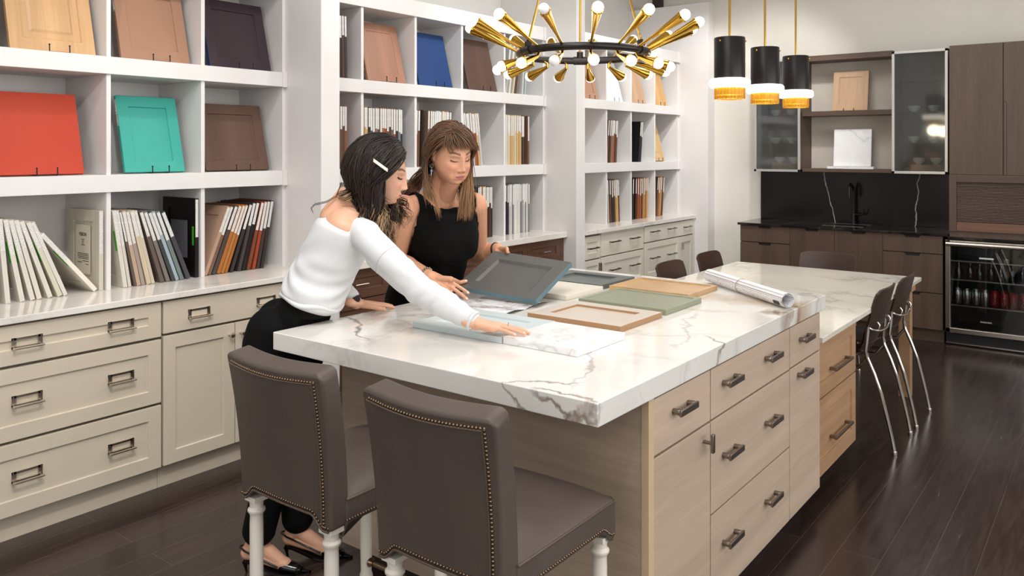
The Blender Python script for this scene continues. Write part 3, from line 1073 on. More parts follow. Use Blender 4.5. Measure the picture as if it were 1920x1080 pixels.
# ================================================================== filed door samples
def label_mat():
    t = NT('printed_spine_label')
    v = t.coord(scale=(1, 1, 1))
    sep = t.t.nodes.new('ShaderNodeSeparateXYZ')
    t.l(v, sep.inputs[0])
    n = t.noise(t.coord(scale=(420, 60, 520)), 1.0, 2, 0.7)
    m = t.math('GREATER_THAN', n, 0.575)
    t.set(Base__Color=t.mix(m, lin('#E4E1DB'), lin('#4A4745')), Roughness=0.5)
    return t.m


M['label'] = label_mat()
M['green'] = flat('green_sticker', '#3FA41E', .5)
_mats = {}


def cmat(hexc, rough=.42, grain=False):
    k = (hexc, grain)
    if k not in _mats:
        c = lin(hexc)
        if grain:
            d = '#%02x%02x%02x' % tuple(int(int(hexc[i:i + 2], 16) * .82) for i in (1, 3, 5))
            _mats[k] = wood('stained_wood_' + hexc[1:], d, hexc, 'z', rough, 60, .7)
        else:
            _mats[k] = flat('painted_sample_' + hexc[1:], hexc, rough, var=.02, Specular__IOR__Level=.3)
    return _mats[k]


_meshes = {}


def sample_mesh(hexc, h, t, d, grain):
    k = (hexc, round(h, 3), round(t, 3), grain)
    if k not in _meshes:
        mb = MB().panel((t, 0, 0), Y, Z, -X, d, h, t, .055, .006)
        _meshes[k] = mb.mesh('cabinet_door_sample', cmat(hexc, .42, grain))
    return _meshes[k]


def label_mesh(t, h, L, off):
    k = ('L', round(t, 3), round(h, 3), round(L, 3), round(off, 3))
    if k not in _meshes:
        _meshes[k] = MB().box(t * .10, -.0012, h - off - L, t * .90, .0002, h - off).mesh('spine_label', M['label'])
    return _meshes[k]


def green_mesh(t, h):
    k = ('G', round(t, 3), round(h, 3))
    if k not in _meshes:
        _meshes[k] = MB().box(-.0012, .004, h * .48, .0002, .020, h * .74).mesh('green_sticker', M['green'])
    return _meshes[k]


def filed(x, y, z, ang, hexc, label, group, h=.405, t=.02, d=.32, L=.15, off=.006, green=False, grain=True):
    """x = left foot; ang>0 leans right, <0 leans left (radians)"""
    lift = max(0, t * math.sin(ang))
    o = link('cabinet_door_sample', sample_mesh(hexc, h, t, d, grain), None, (x, y, z + lift + .0005), (0, ang, 0))
    tag(o, label, 'door sample', group)
    if L:
        link('spine_label', label_mesh(t, h, L, off), o, world=False)
    if green:
        link('green_sticker', green_mesh(t, h), o, world=False)
    return o


def row(cell, items, y, z, h, group, start=0, d=.32):
    """items: (foot_right_x, top_right_x, colour name, hex, opts)"""
    prev = None
    prevt = None
    for i, it in enumerate(items):
        fx, tx, cn, hx = it[:4]
        kw = dict(it[4]) if len(it) > 4 else {}
        a = math.asin(max(-.9, min(.9, (tx - fx) / h)))
        t = kw.pop('t', .02)
        gap = None if prev is None else min(fx - prev, tx - prevt)
        if gap is not None and gap < t / math.cos(a) + .0008:
            t = max(.011, (gap - .0008) * math.cos(a))
        prev = fx
        prevt = tx
        L = kw.pop('L', .12 + .05 * rnd.random())
        filed(fx - t * math.cos(a), y + rnd.uniform(0, .006), z, a, hx, '%s door sample filed %s from left, %s' % (cn, ORD[i + start], cell), group, h=h, t=t, L=L, d=d, **kw)


W0 = '#E3DCCE'
G1 = 'white samples leaning in the lower left cubby'
row('left lower white cubby', [(1.505, 1.472, 'creamy white', W0), (1.563, 1.494, 'chalk white', W0, {'green': True}), (1.606, 1.516, 'antique white', W0, {'green': True}),
    (1.635, 1.538, 'warm white', W0), (1.681, 1.560, 'pale ivory', W0), (1.723, 1.586, 'pale cream', '#DDD5BE', {'green': True}), (1.748, 1.606, 'off white', '#E5DFD5')],
    3.93, .93, .375, G1)
for o in list(COL.objects):
    if o.get('group') == G1:
        for c in o.children:
            if c.name.startswith('spine_label'):
                c.data.materials[0] = M['label']
filed(1.872, 3.94, .93, -.70, W0, 'white door sample fallen far over with a green sticker, in the left lower cubby', G1, h=.375, t=.02, L=.16, green=True, grain=False)
o = filed(1.898, 3.945, .93, 0, '#D9D1BE', 'upright cream door sample with printed sheet, against the left cubby divider', G1, h=.385, t=.02, L=.20)
prt = flat('grey_print', '#56524C', .6)
put(MB().box(-.0022, .085, .07, -.001, .235, .31), 'paper_sheet', flat('cream_paper', '#DAD2BF', .7), o, world=False)
text_mesh('VISION', .024, prt, 'print', None, frame_mtx((-.0026, .16, .262), -Y, Z), bold=.0006).parent = o
mb = MB()
for k, (a, b, z) in enumerate(((.145, .175, .235), (.15, .17, .226), (.15, .172, .217), (.14, .176, .208), (.10, .215, .166), (.10, .215, .158), (.10, .213, .150), (.10, .21, .142), (.10, .16, .13), (.17, .215, .122), (.1, .13, .115))):
    mb.box(-.0026, a, z, -.0018, b, z + .004)
put(mb, 'printed_lines', prt, o, world=False)

G2 = 'samples leaning in the lower centre cubby'
row('cubby under the teal door', [(2.030, 1.974, 'white', '#E4DDCE', {'green': True, 'L': .17}), (2.052, 1.990, 'off white', '#DDD6C9', {'L': .17}), (2.077, 1.999, 'grey brown', '#66594F'),
    (2.097, 2.019, 'beige', '#C4A98F'), (2.120, 2.038, 'pale taupe', '#AC9C93'), (2.151, 2.062, 'cream oak', '#D9C6A9', {'t': .022}), (2.173, 2.080, 'light cream', '#D8CAB4'),
    (2.223, 2.109, 'mushroom', '#6B5A52'), (2.253, 2.130, 'stone grey', '#827770'), (2.282, 2.151, 'dark green grey', '#3D4441'), (2.302, 2.170, 'pale blue grey', '#A9B8C0'),
    (2.330, 2.196, 'sage grey', '#77837F'), (2.368, 2.225, 'charcoal', '#47434B', {'t': .022})], 3.93, .93, .385, G2)
o = filed(2.402, 3.945, .93, 0, '#15100F', 'upright black door sample with a green sticker, at the right of the lower centre cubby', G2, h=.42, t=.02, L=.20, green=False, grain=False)
put(MB().box(-.0012, .012, .17, .0002, .028, .27), 'green_sticker', M['green'], o, world=False)
put(MB().box(-.0012, .075, .10, .0002, .235, .30), 'paper_sheet', flat('grey_sheet', '#6B6A6E', .6), o, world=False)

G3 = 'samples leaning in the lower right cubby'
row('cubby left of the first pillar', [(2.476, 2.621, 'tan', '#B0907A', {'grain': False}), (2.499, 2.641, 'warm brown', '#7B5C48'), (2.527, 2.669, 'dark grey brown', '#493D39'), (2.556, 2.696, 'amber orange', '#B26D2E'),
    (2.577, 2.715, 'golden orange', '#BA7732'), (2.598, 2.733, 'honey orange', '#B06A2B', {'green': True}), (2.637, 2.764, 'black brown', '#2B2220'), (2.685, 2.786, 'ash brown', '#3F3532'),
    (2.712, 2.810, 'blue black', '#101318', {'grain': False}), (2.745, 2.841, 'rust brown', '#7A3D20'), (2.778, 2.862, 'brick orange', '#9B3C14'), (2.806, 2.884, 'cocoa', '#3B241C'), (2.834, 2.905, 'espresso', '#2C1F1E')],
    3.95, .93, .39, G3)

# middle bookcase
def urow(cell, xs, cols, y, z, h, group, lean=0.0, d=.32):
    it = []
    for i, (x, (cn, hx)) in enumerate(zip(xs, cols)):
        it.append((x, x + lean * h, cn, hx))
    row(cell, it, y, z, h, group, d=d)


BR = {'walnut': '#6B4630', 'umber': '#503729', 'cherry': '#8E4B2B', 'rust': '#9A4A22', 'grey brown': '#6E5B4F', 'taupe': '#84705F', 'honey': '#C99A5B', 'wheat': '#D3AC74',
      'espresso': '#251A17', 'charcoal': '#33302F', 'navy': '#24283A', 'maple': '#D9B587', 'birch': '#E2CDA9', 'white': '#E2DED6', 'dove grey': '#A7A5A1', 'silver grey': '#BCBAB6',
      'slate': '#7F8080', 'teal': '#2F6470', 'amber': '#B0672C', 'mahogany': '#5B2B1D', 'pale grey': '#CFCDC9', 'copper': '#A5613A', 'plum': '#3B2B30'}
C = lambda s: [(n.strip(), BR[n.strip()]) for n in s.split(',')]
urow('narrow cubby right of first pillar', [3.400, 3.422, 3.442, 3.460], C('espresso,walnut,umber,cherry'), 3.95, 1.488, .40, 'samples in the narrow cubby of the middle shelf')
urow('top narrow cubby right of first pillar', [3.400, 3.421, 3.441, 3.460], C('charcoal,espresso,umber,plum'), 3.95, 2.06, .40, 'samples in the narrow cubby of the top shelf', -.02)
urow('cubby above the young woman', [3.603, 3.620, 3.637, 3.660, 3.680, 3.700, 3.720, 3.740, 3.762, 3.783, 3.804, 3.824, 3.843, 3.866, 3.889, 3.911, 3.932, 3.954],
     C('cherry,honey,wheat,espresso,grey brown,umber,taupe,walnut,grey brown,copper,cherry,walnut,umber,grey brown,rust,charcoal,slate,navy'), 3.95, 1.488, .40, 'samples above the young woman')
urow('cubby left of older woman\'s head', [4.094, 4.116, 4.217, 4.240, 4.260, 4.279, 4.300, 4.322, 4.342, 4.364, 4.384, 4.404, 4.424, 4.445],
     C('amber,walnut,taupe,copper,grey brown,teal,pale grey,silver grey,walnut,maple,copper,honey,rust,umber'), 3.95, 1.488, .40, 'samples left of the older woman', .03)
filed(4.132, 3.96, 1.488, .04, '#1C1413', 'black door sample turned inward between the amber and taupe ones left of the older woman', 'samples left of the older woman', h=.40, t=.018, L=0, grain=False)
row('cubby right of older woman\'s head', [(4.640 + .022 * i, 4.598 + .022 * i - .01, cn, hx) for i, (cn, hx) in enumerate(C('teal,dove grey,charcoal,honey,silver grey,copper,rust,maple,pale grey'))],
    3.95, 1.488, .40, 'samples leaning right of the older woman')
urow('cubby left of second pillar, middle shelf', [5.105, 5.128, 5.150, 5.172, 5.198, 5.221, 5.244, 5.268, 5.293, 5.315, 5.337, 5.358],
     C('white,white,birch,maple,wheat,maple,birch,maple,honey,wheat,espresso,umber'), 3.95, 1.488, .40, 'pale wood samples left of the second pillar')
o = filed(5.40, 3.95, 1.488, 0, '#7A5340', 'walnut door sample turned with its face out, rightmost of the pale wood row', 'pale wood samples left of the second pillar', h=.40, t=.02, L=.2)
urow('lower cubby right of older woman', [4.780, 4.802, 4.836, 4.858, 4.878, 4.898, 4.918, 4.938],
     C('charcoal,white,honey,maple,umber,espresso,mahogany,espresso'), 3.95, .93, .395, 'samples beside the older woman at counter level')
urow('grey row left of second pillar', [5.096, 5.118, 5.148, 5.170, 5.192, 5.212, 5.232, 5.254, 5.275, 5.296, 5.318, 5.342, 5.364, 5.385, 5.406, 5.428],
     C('navy,navy,plum,silver grey,pale grey,slate,white,white,pale grey,white,slate,dove grey,pale grey,slate,white,slate'), 3.95, .93, .40, 'grey samples at counter level left of the second pillar')
row('top shelf beside second pillar', [(5.120, 5.180, 'silver grey', '#BCBAB6'), (5.165, 5.235, 'white', '#E2DED6', ), (5.21, 5.285, 'birch', '#D9CBB5'), (5.27, 5.335, 'taupe', '#84705F'), (5.34, 5.37, 'pale grey', '#CFCDC9'), (5.38, 5.40, 'silver grey', '#B5C0C4')],
    3.95, 2.06, .40, 'pale samples on the top shelf beside the second pillar')
# far bookcase
urow('far bookcase, second cubby of middle shelf', [6.500, 6.532, 6.556, 6.580, 6.604, 6.630, 6.652], C('walnut,umber,taupe,copper,rust,umber,walnut'), 3.83, 1.488, .40, 'brown samples on the far middle shelf', .08)
row('far bookcase, third cubby of middle shelf', [(7.10, 7.15, 'black', '#0E0C10', {'t': .022}), (7.135, 7.18, 'dark navy', '#1A1A22', {'t': .022})], 3.83, 1.488, .40, 'black samples on the far middle shelf')
urow('far bookcase, second cubby at counter level', [6.520, 6.560, 6.600, 6.636, 6.664, 6.69, 6.716], C('silver grey,walnut,charcoal,umber,honey,wheat,mahogany'), 3.83, .93, .40, 'brown samples at counter level in the far bookcase', -.05)
urow('far bookcase, third cubby at counter level', [6.98, 7.04, 7.085, 7.125, 7.165, 7.20, 7.235, 7.27], C('espresso,espresso,rust,copper,mahogany,honey,amber,wheat'), 3.83, .93, .40, 'warm samples at counter level in the far bookcase', .03)
urow('far bookcase, last cubby at counter level', [7.47, 7.51, 7.55, 7.59], C('umber,copper,honey,walnut'), 3.83, .93, .40, 'samples in the last cubby of the far bookcase', .12)
filed(6.03, 3.83, .93, -.18, '#7F8A80', 'grey green door sample leaning alone on the far counter beside the second pillar', 'samples at counter level in the far bookcase', h=.40, L=0, grain=False)

# ================================================================== door samples shown on easels
def easel(x, y, z, w=.10, label='', scale=1.0):
    mb = MB()
    r = .0028
    for s in (-1, 1):
        xx = x + s * w / 2
        mb.tube([(xx, y - .028, z + .034), (xx, y - .030, z + .006), (xx, y - .024, z + .003), (xx, y + .09, z + .003)], r, 8)
        mb.tube([(xx, y + .02, z + .004), (xx, y + .075, z + .20)], r, 8)
        mb.ball((xx, y - .028, z + .036), .0045, 8, 6)
    mb.tube([(x - w / 2, y + .075, z + .20), (x + w / 2, y + .075, z + .20)], r, 8)
    mb.tube([(x - w / 2, y - .026, z + .0035), (x + w / 2, y - .026, z + .0035)], r, 8)
    o = put(mb, 'wire_easel', M['black_wire'], smooth=40)
    return tag(o, label, 'easel', 'black wire easels holding door samples')


def shown(x0, x1, y, z, h, hexc, style, label, elabel, grain=False, edge=None, lean=.255, sheet=False, t=.02, rail=.058):
    """door sample standing on an easel, leaning back, front foot at y"""
    w = x1 - x0
    o = bpy.data.objects.new('cabinet_door_sample', None)
    rec = {'slab': 0, 'shaker': .008, 'raised': .009, 'thin': .004}[style]
    mb = MB().panel((0, t, 0), X, Z, -Y, w, h, t, rail, rec, bev=.004 if style == 'raised' else .001, raise_=.006 if style == 'raised' else 0)
    me = mb.mesh('cabinet_door_sample', cmat(hexc, .4, grain))
    o = link('cabinet_door_sample', me, None, (x0, y, z + .0075), (-lean, 0, 0))
    bevel(o, .0012, 1)
    tag(o, label, 'door sample')
    if edge:
        put(MB().box(-.0008, .0005, .003, .0002, t, h - .003), 'edge_strip', cmat(edge), o, world=False)
    if style != 'raised':
        put(MB().box(-.0014, .004, h - .16, .0001, t - .004, h - .02), 'edge_label', M['label'], o, world=False)
    easel((x0 + x1) / 2 + (.01), y, z, .09, elabel)
    return o


shown(1.525, 1.905, 3.99, 2.06, .41, '#D3A877', 'raised', 'natural oak raised panel door on the upper left shelf', 'black wire easel under the natural oak raised panel door', True)
shown(2.03, 2.40, 3.99, 2.06, .41, '#A17A62', 'shaker', 'tan brown shaker door on the upper left shelf', 'black wire easel under the tan brown shaker door')
shown(2.52, 2.915, 3.99, 2.06, .40, '#3A2D33', 'shaker', 'dark plum shaker door with blue edge on the upper left shelf', 'black wire easel under the dark plum shaker door', edge='#243B66')
shown(1.475, 1.855, 4.0, 1.488, .395, '#B9442F', 'slab', 'bright red slab door on the middle left shelf', 'black wire easel under the bright red slab door')
shown(2.055, 2.378, 4.0, 1.488, .405, '#43A596', 'shaker', 'turquoise shaker door on the middle left shelf', 'black wire easel under the turquoise shaker door')
shown(2.503, 2.909, 4.0, 1.488, .385, '#664B3D', 'shaker', 'brown stained shaker door on the middle left shelf', 'black wire easel under the brown stained shaker door', True)
shown(3.655, 4.005, 3.97, 2.06, .41, '#A87458', 'thin', 'copper brown fine-framed door on the upper middle shelf', 'black wire easel under the copper brown door', True)
shown(4.14, 4.49, 3.97, 2.06, .40, '#1B3A6B', 'slab', 'navy blue slab door on the upper middle shelf', 'black wire easel under the navy blue slab door')
shown(4.675, 5.02, 3.97, 2.06, .41, '#5C4237', 'slab', 'dark brown slab door on the upper middle shelf, behind the chandelier', 'black wire easel under the dark brown slab door', True)
shown(6.04, 6.38, 3.86, 2.06, .40, '#A77F68', 'shaker', 'rosy brown shaker door on the far top shelf', 'black wire easel under the rosy brown shaker door')
shown(6.47, 6.82, 3.86, 2.06, .40, '#EDECE8', 'slab', 'white slab door on the far top shelf', 'black wire easel under the white slab door')
shown(6.93, 7.29, 3.86, 2.06, .40, '#C39C7B', 'slab', 'sand coloured slab door on the far top shelf', 'black wire easel under the sand coloured slab door', True)
shown(7.41, 7.76, 3.86, 2.06, .40, '#D5A467', 'slab', 'honey maple slab door on the far top shelf', 'black wire easel under the honey maple slab door', True)
shown(7.36 + .03, 7.70, 3.86, 1.488, .40, '#D8B27C', 'raised', 'light maple framed door on the far middle shelf', 'black wire easel under the light maple framed door', True)
# oak sample and marble tile on the open shelves (face -X)
t = put(MB().panel((.02, 0, 0), Y, Z, -X, .31, .37, .02, .055, .007), 'cabinet_door_sample', cmat('#C9A27C', .45, True), world=False)
t.location = (7.86, 1.905, 1.974); t.rotation_euler = (0, .16, 0)
tag(t, 'light oak shaker door standing on the open smoked oak shelf', 'door sample')
mb = MB()
for yy in (2.02, 2.11):
    mb.tube([(7.845, yy, 1.995), (7.843, yy, 1.972), (7.96, yy, 1.9715)], .003, 8).tube([(7.90, yy, 1.974), (7.945, yy, 2.15)], .003, 8)
tag(put(mb, 'wire_easel', M['black_wire'], smooth=40), 'black wire easel under the light oak door on the open shelf', 'easel')
o = put(MB().box(7.80, 1.84, 1.4325, 7.93, 2.245, 1.455), 'stone_ledge', M['mar4'], bev=.002)
tag(o, 'white marble ledge on the lowest open shelf', 'stone ledge')
o = put(MB().box(0, 0, 0, .02, .33, .345), 'marble_tile', M['mar4'], world=False, bev=.001)
o.location = (7.86, 1.875, 1.456); o.rotation_euler = (0, .10, 0)
tag(o, 'white marble tile sample standing on the stone ledge', 'tile sample')

# ================================================================== door samples lying on the island
def lying(x0, y0, x1, y1, hexc, rail, rec, label, grain=False, t=.022, inner=None, mat=None, z=.9565):
    mb = MB().panel((x0, y0, z), X, Y, Z, x1 - x0, y1 - y0, t, rail, rec, bev=.001)
    if inner:
        mb.m[-1] = 1
    if rec > 0:
        for i in range(8):
            pass
    m = mat or cmat(hexc, .3, grain)
    o = put(mb, 'cabinet_door_sample', [m, inner] if inner else m, bev=.0012)
    return tag(o, label, 'door sample')


def two_tone(o, hexc):
    """the cut edges and bevels of the sample have their own colour"""
    o.data.materials.append(cmat(hexc, .45))
    k = len(o.data.materials) - 1
    for p in o.data.polygons:
        if abs(p.normal.z) < .5:
            p.material_index = k
    return o


lying(2.909, 1.452, 3.240, 1.862, '#8C8F78', .022, .004, 'sage green door sample with thin frame, middle of the island')
two_tone(lying(2.536, 1.445, 2.860, 1.857, '#C9BDB0', .062, .009, 'pale taupe shaker sample with tan edges, nearest one to the sage green one'), '#A57E5C')
lying(2.148, 1.682, 2.472, 2.096, '#C6D0D0', .062, .008, 'pale blue grey shaker sample under the young woman\'s reaching arm')
lying(3.274, 1.525, 3.581, 1.926, '#D2A877', .020, .005, 'light oak door sample with thin frame, next to the rolled drawing', True)
lying(3.254, 1.957, 3.575, 2.335, '#5F6563', .062, .010, 'dark grey shaker sample at the far edge of the island')
lying(2.93, 1.935, 3.235, 2.335, '#E2DACB', .05, 0, 'cream white slab sample partly under the held grey door', t=.022)
o = lying(2.153, 1.382, 2.456, 1.678, '#F2F0EE', .06, 0, 'white marble tile under the young woman\'s fingertips', t=.024, mat=M['mar4'])
o.name = 'marble_tile'
# magazine lying open
mb = MB()
def page(cx, cy, ang, w, hh, lift, s):
    rows = []
    ca, sa = math.cos(ang), math.sin(ang)
    for i in range(2):
        r = []
        for k in range(9):
            u = w * k / 8
            zz = .9575 + lift * math.sin(PI * min(1, k / 8 * 1.0)) * (1 if k < 8 else 1)
            v = hh * i
            r.append((cx + s * u * ca - v * sa, cy + s * u * sa + v * ca, zz))
        rows.append(r)
    return rows
mt = NT('magazine_print')
_v = mt.coord(scale=(14, 9, 1))
mt.set(Base__Color=mt.ramp(mt.noise(_v, 1, 5, .7), [(.40, lin('#F0EFEE')), (.52, lin('#D5D2D2')), (.62, lin('#8F7F78')), (.72, lin('#C9CBD0'))]), Roughness=.25)
t = thing('magazine', 'open glossy magazine under the held dark grey door', 'magazine', (2.68, 2.12, .9565))
put(MB().sheet(page(2.66, 1.96, .1, .21, .28, .010, 1), thick=.001), 'page', mt.m, t, 60)
put(MB().sheet(page(2.66, 1.96, .1, .21, .28, .012, -1), thick=.001), 'page', mt.m, t, 60)

# rolled drawing
t = thing('rolled_drawing', 'rolled white floor plan drawing with a tan rubber band, on the island corner', 'drawing', (3.56, 1.40, .9565))
dm = NT('plan_drawing_paper')
_v = dm.coord()
_s = dm.t.nodes.new('ShaderNodeSeparateXYZ'); dm.l(_v, _s.inputs[0])
lines = dm.math('LESS_THAN', dm.math('ABSOLUTE', dm.math('SUBTRACT', _s.outputs[2], .012)), .0011)
l2 = dm.math('LESS_THAN', dm.math('ABSOLUTE', dm.math('SUBTRACT', _s.outputs[2], .006)), .0006)
tx = dm.math('MULTIPLY', dm.math('GREATER_THAN', dm.noise(dm.coord(scale=(1, 1, 1.5)), 75, 3, .7), .60), dm.math('LESS_THAN', _s.outputs[2], .002))
dm.set(Base__Color=dm.mix(dm.math('MINIMUM', dm.math('ADD', dm.math('ADD', lines, l2), dm.math('MULTIPLY', tx, .6)), 1.0), lin('#EFECEE'), lin('#6E6A70')), Roughness=.6)
R = .031
a_ = Vector((3.777, 1.652, .9575 + R)); b_ = Vector((3.337, 1.118, .9575 + R))
ax = (b_ - a_).normalized(); Ln = (b_ - a_).length
side = Vector((0, 0, 1)).cross(ax).normalized(); 
rows = []
NN = 72
for i in range(2):
    r_ = []
    for k in range(NN + 1):
        th = -PI / 2 + 2 * PI * 2.6 * k / NN
        rad = R - .0075 * (1 - k / NN)
        r_.append(Vector((Ln * i, math.cos(th) * rad, math.sin(th) * rad)))
    rows.append(r_)
mrx = Matrix(((ax.x, side.x, 0, a_.x), (ax.y, side.y, 0, a_.y), (ax.z, side.z, 1, a_.z), (0, 0, 0, 1)))
ob = put(MB().sheet(rows, thick=.0006), 'paper_roll', dm.m, None, 60)
ob.parent = t; ob.matrix_parent_inverse = t.matrix_basis.inverted(); ob.matrix_basis = mrx
c_ = a_ + ax * (Ln * .46)
put(MB().tube([c_ + side * (math.cos(q) * (R + .0012)) + Z * (math.sin(q) * (R + .0012)) for q in [2 * PI * k / 28 for k in range(28)]], .0014, 6, closed=True), 'rubber_band', flat('tan_rubber', '#B08A62', .6), t, 60)
c2 = a_ + ax * (Ln * .945)
mb = MB()
for k in range(6):
    pass
rows = [[c2 + ax * (.045 * (i - .5)) + side * (math.cos(q) * (R + .0008)) * (1) + Z * (math.sin(q) * (R + .0008)) for q in [PI + .15 + .55 * k / 5 for k in range(6)]] for i in range(2)]
if (rows[0][0] - a_).dot(Vector((-1, 0, 0))) < (rows[0][0] - a_).dot(Vector((1, 0, 0))) and side.x > 0:
    pass
put(MB().sheet(rows, thick=.0006), 'title_block', flat('title_block_ink', '#3B383A', .6), t, 60)

# ================================================================== chandelier
CX, CY, CZ = 2.80, 1.77, 2.0
t = thing('chandelier', 'brass and black ring chandelier with thirty cone arms over the island', 'chandelier', (CX, CY, CZ))
d0 = math.atan2(-CY, -CX)       # direction from the fixture to the camera


def az(deg):
    """azimuth measured from the camera direction, positive to the right"""
    a = d0 + math.radians(deg)
    return Vector((math.cos(a), math.sin(a), 0))


c0 = Vector((CX, CY, CZ))
put(MB().tube([c0 + az(k * 6) * .258 for k in range(60)], .0155, 14, closed=True), 'ring', M['black_metal'], t, 60)
hub = c0 + Z * .95
for dg in (-57, 63, 183):
    p = c0 + az(dg) * .258
    put(MB().tube([p, p + (hub - p) * .04 + Z * 0], .014, 10).tube([p + Z * .0 - az(dg + 90) * .028, p + az(dg + 90) * .028], .0185, 14).lathe(p + Z * .012, [(.012, 0), (.012, .02), (.008, .022)], 12), 'clamp', M['black_metal'], t, 40)
    put(MB().tube([p + Z * .02, p + (hub - p) * .98], .0045, 10), 'rod', M['brass'], t, 50)
put(MB().lathe(hub - Z * .03, [(.03, 0), (.035, .01), (.035, .05), (.012, .06), (.012, .78)], 20), 'hub', M['black_metal'], t, 40)
put(MB().lathe((CX, CY, RZ - .035), [(.06, 0), (.065, .005), (.065, .034)], 24), 'ceiling_canopy', M['black_metal'], t, 40)


def cone_arm(parent, deg, up, on):
    d = az(deg)
    p0 = c0 + d * .245
    if up:
        tip = c0 + d * .455 + Z * .106
        dirv = (tip - p0).normalized()
        mb = MB().tube([p0, p0 + dirv * .10], .0055, 10)
        s = p0 + dirv * .085
    else:
        knee = c0 + d * .262 - Z * .030
        tip = c0 + d * .342 - Z * .060
        p0 = c0 + d * .25 - Z * .008
        if abs(((deg + 180) % 360) - 180) > 95:
            knee = c0 + d * .225 - Z * .035
            tip = c0 + d * .338 - Z * .066
        dirv = (tip - knee).normalized()
        mb = MB().tube([p0, p0 * .5 + knee * .5 - d * .012 * (1 if abs(((deg + 180) % 360) - 180) > 95 else 0), knee, knee + dirv * .02], .0055, 10)
        s = knee
    L = (tip - s).length
    mb.lathe(s, [(.0065, 0), (.008, L * .15), (.0205, L * .93), (.0215, L * .95), (.0215, L), (.019, L), (.019, L * .9)], 18, axis=dirv, cap=False)
    for k in range(6):
        a1 = dirv.orthogonal().normalized(); a2 = dirv.cross(a1)
        q = 2 * PI * k / 6
        mb.ball(s + dirv * (L * .96) + (a1 * math.cos(q) + a2 * math.sin(q)) * .0222, .0022, 6, 4)
    a = put(mb, 'cone_arm', M['brass'], parent, 45)
    put(MB().ball(tip + dirv * .008, .0205, 20, 14), 'bulb', M['bulb'] if on else M['bulb_off'], a, 180)


for k in range(15):
    deg = 6.5 + 24 * k
    off = (k == 14)
    cone_arm(t, deg, True, not off)
    cone_arm(t, deg, False, not off)
light('chandelier_glow', 'POINT', (CX, CY, CZ + .02), 7, (1, .93, .84), shadow_soft_size=.3)

# ================================================================== pendants
M['halo_dim'] = emis('glowing_diffuser', '#FFE9B8', 0.7)
def pendant(x, y, which):
    t = thing('pendant_lamp', 'black and amber pendant with glowing ring, %s of three over the marble table' % which, 'pendant lamp', (x, y, 1.88), 'three pendants over the table')
    zb = 1.885
    put(MB().tube([(x, y, zb + .32), (x, y, RZ - .02)], .0062, 12), 'rod', M['brass'], t, 60)
    put(MB().lathe((x, y, zb + .115), [(.066, 0), (.083, .0), (.083, .218), (.081, .222), (.004, .224)], 40, cap=False), 'shade', M['black_metal'], t, 40)
    put(MB().lathe((x, y, zb + .062), [(.078, .0), (.100, .002), (.109, .012), (.111, .026), (.109, .040), (.100, .050), (.078, .052)], 44, cap=False), 'glow_ring', M['halo'], t, 40)
    mb = MB()
    vs = []; fs = []
    n = 56
    for i, (r, h) in enumerate(((.066, 0), (.079, 0), (.081, .004), (.081, .062), (.066, .062))):
        for k in range(n):
            a = 2 * PI * k / n
            rr = r + (.0012 if k % 2 else -.0012)
            vs.append((x + rr * math.cos(a), y + rr * math.sin(a), zb + h))
    for i in range(4):
        for k in range(n):
            fs.append((i * n + k, i * n + (k + 1) % n, (i + 1) * n + (k + 1) % n, (i + 1) * n + k))
    put(mb.add(vs, fs), 'fluted_glass', M['amber'], t, 20)
    put(MB().lathe((x, y, zb + .02), [(.002, 0), (.06, .004), (.06, .05), (.002, .055)], 24), 'diffuser', M['halo_dim'], t, 40)
    for k in range(3):
        a = 2 * PI * k / 3 + 2.9
        put(MB().ball((x + .084 * math.cos(a), y + .084 * math.sin(a), zb + .315), .0062, 10, 6), 'brass_stud', M['brass'], t, 60)
    put(MB().lathe((x, y, RZ - .03), [(.06, 0), (.06, .029)], 24), 'ceiling_canopy', M['brass'], t, 40)
    light('pendant_glow', 'POINT', (x, y, zb - .06), 3, (1, .86, .62), shadow_soft_size=.06)


pendant(4.249, 1.74, 'nearest')
pendant(4.790, 1.74, 'middle')
pendant(5.354, 1.74, 'farthest')

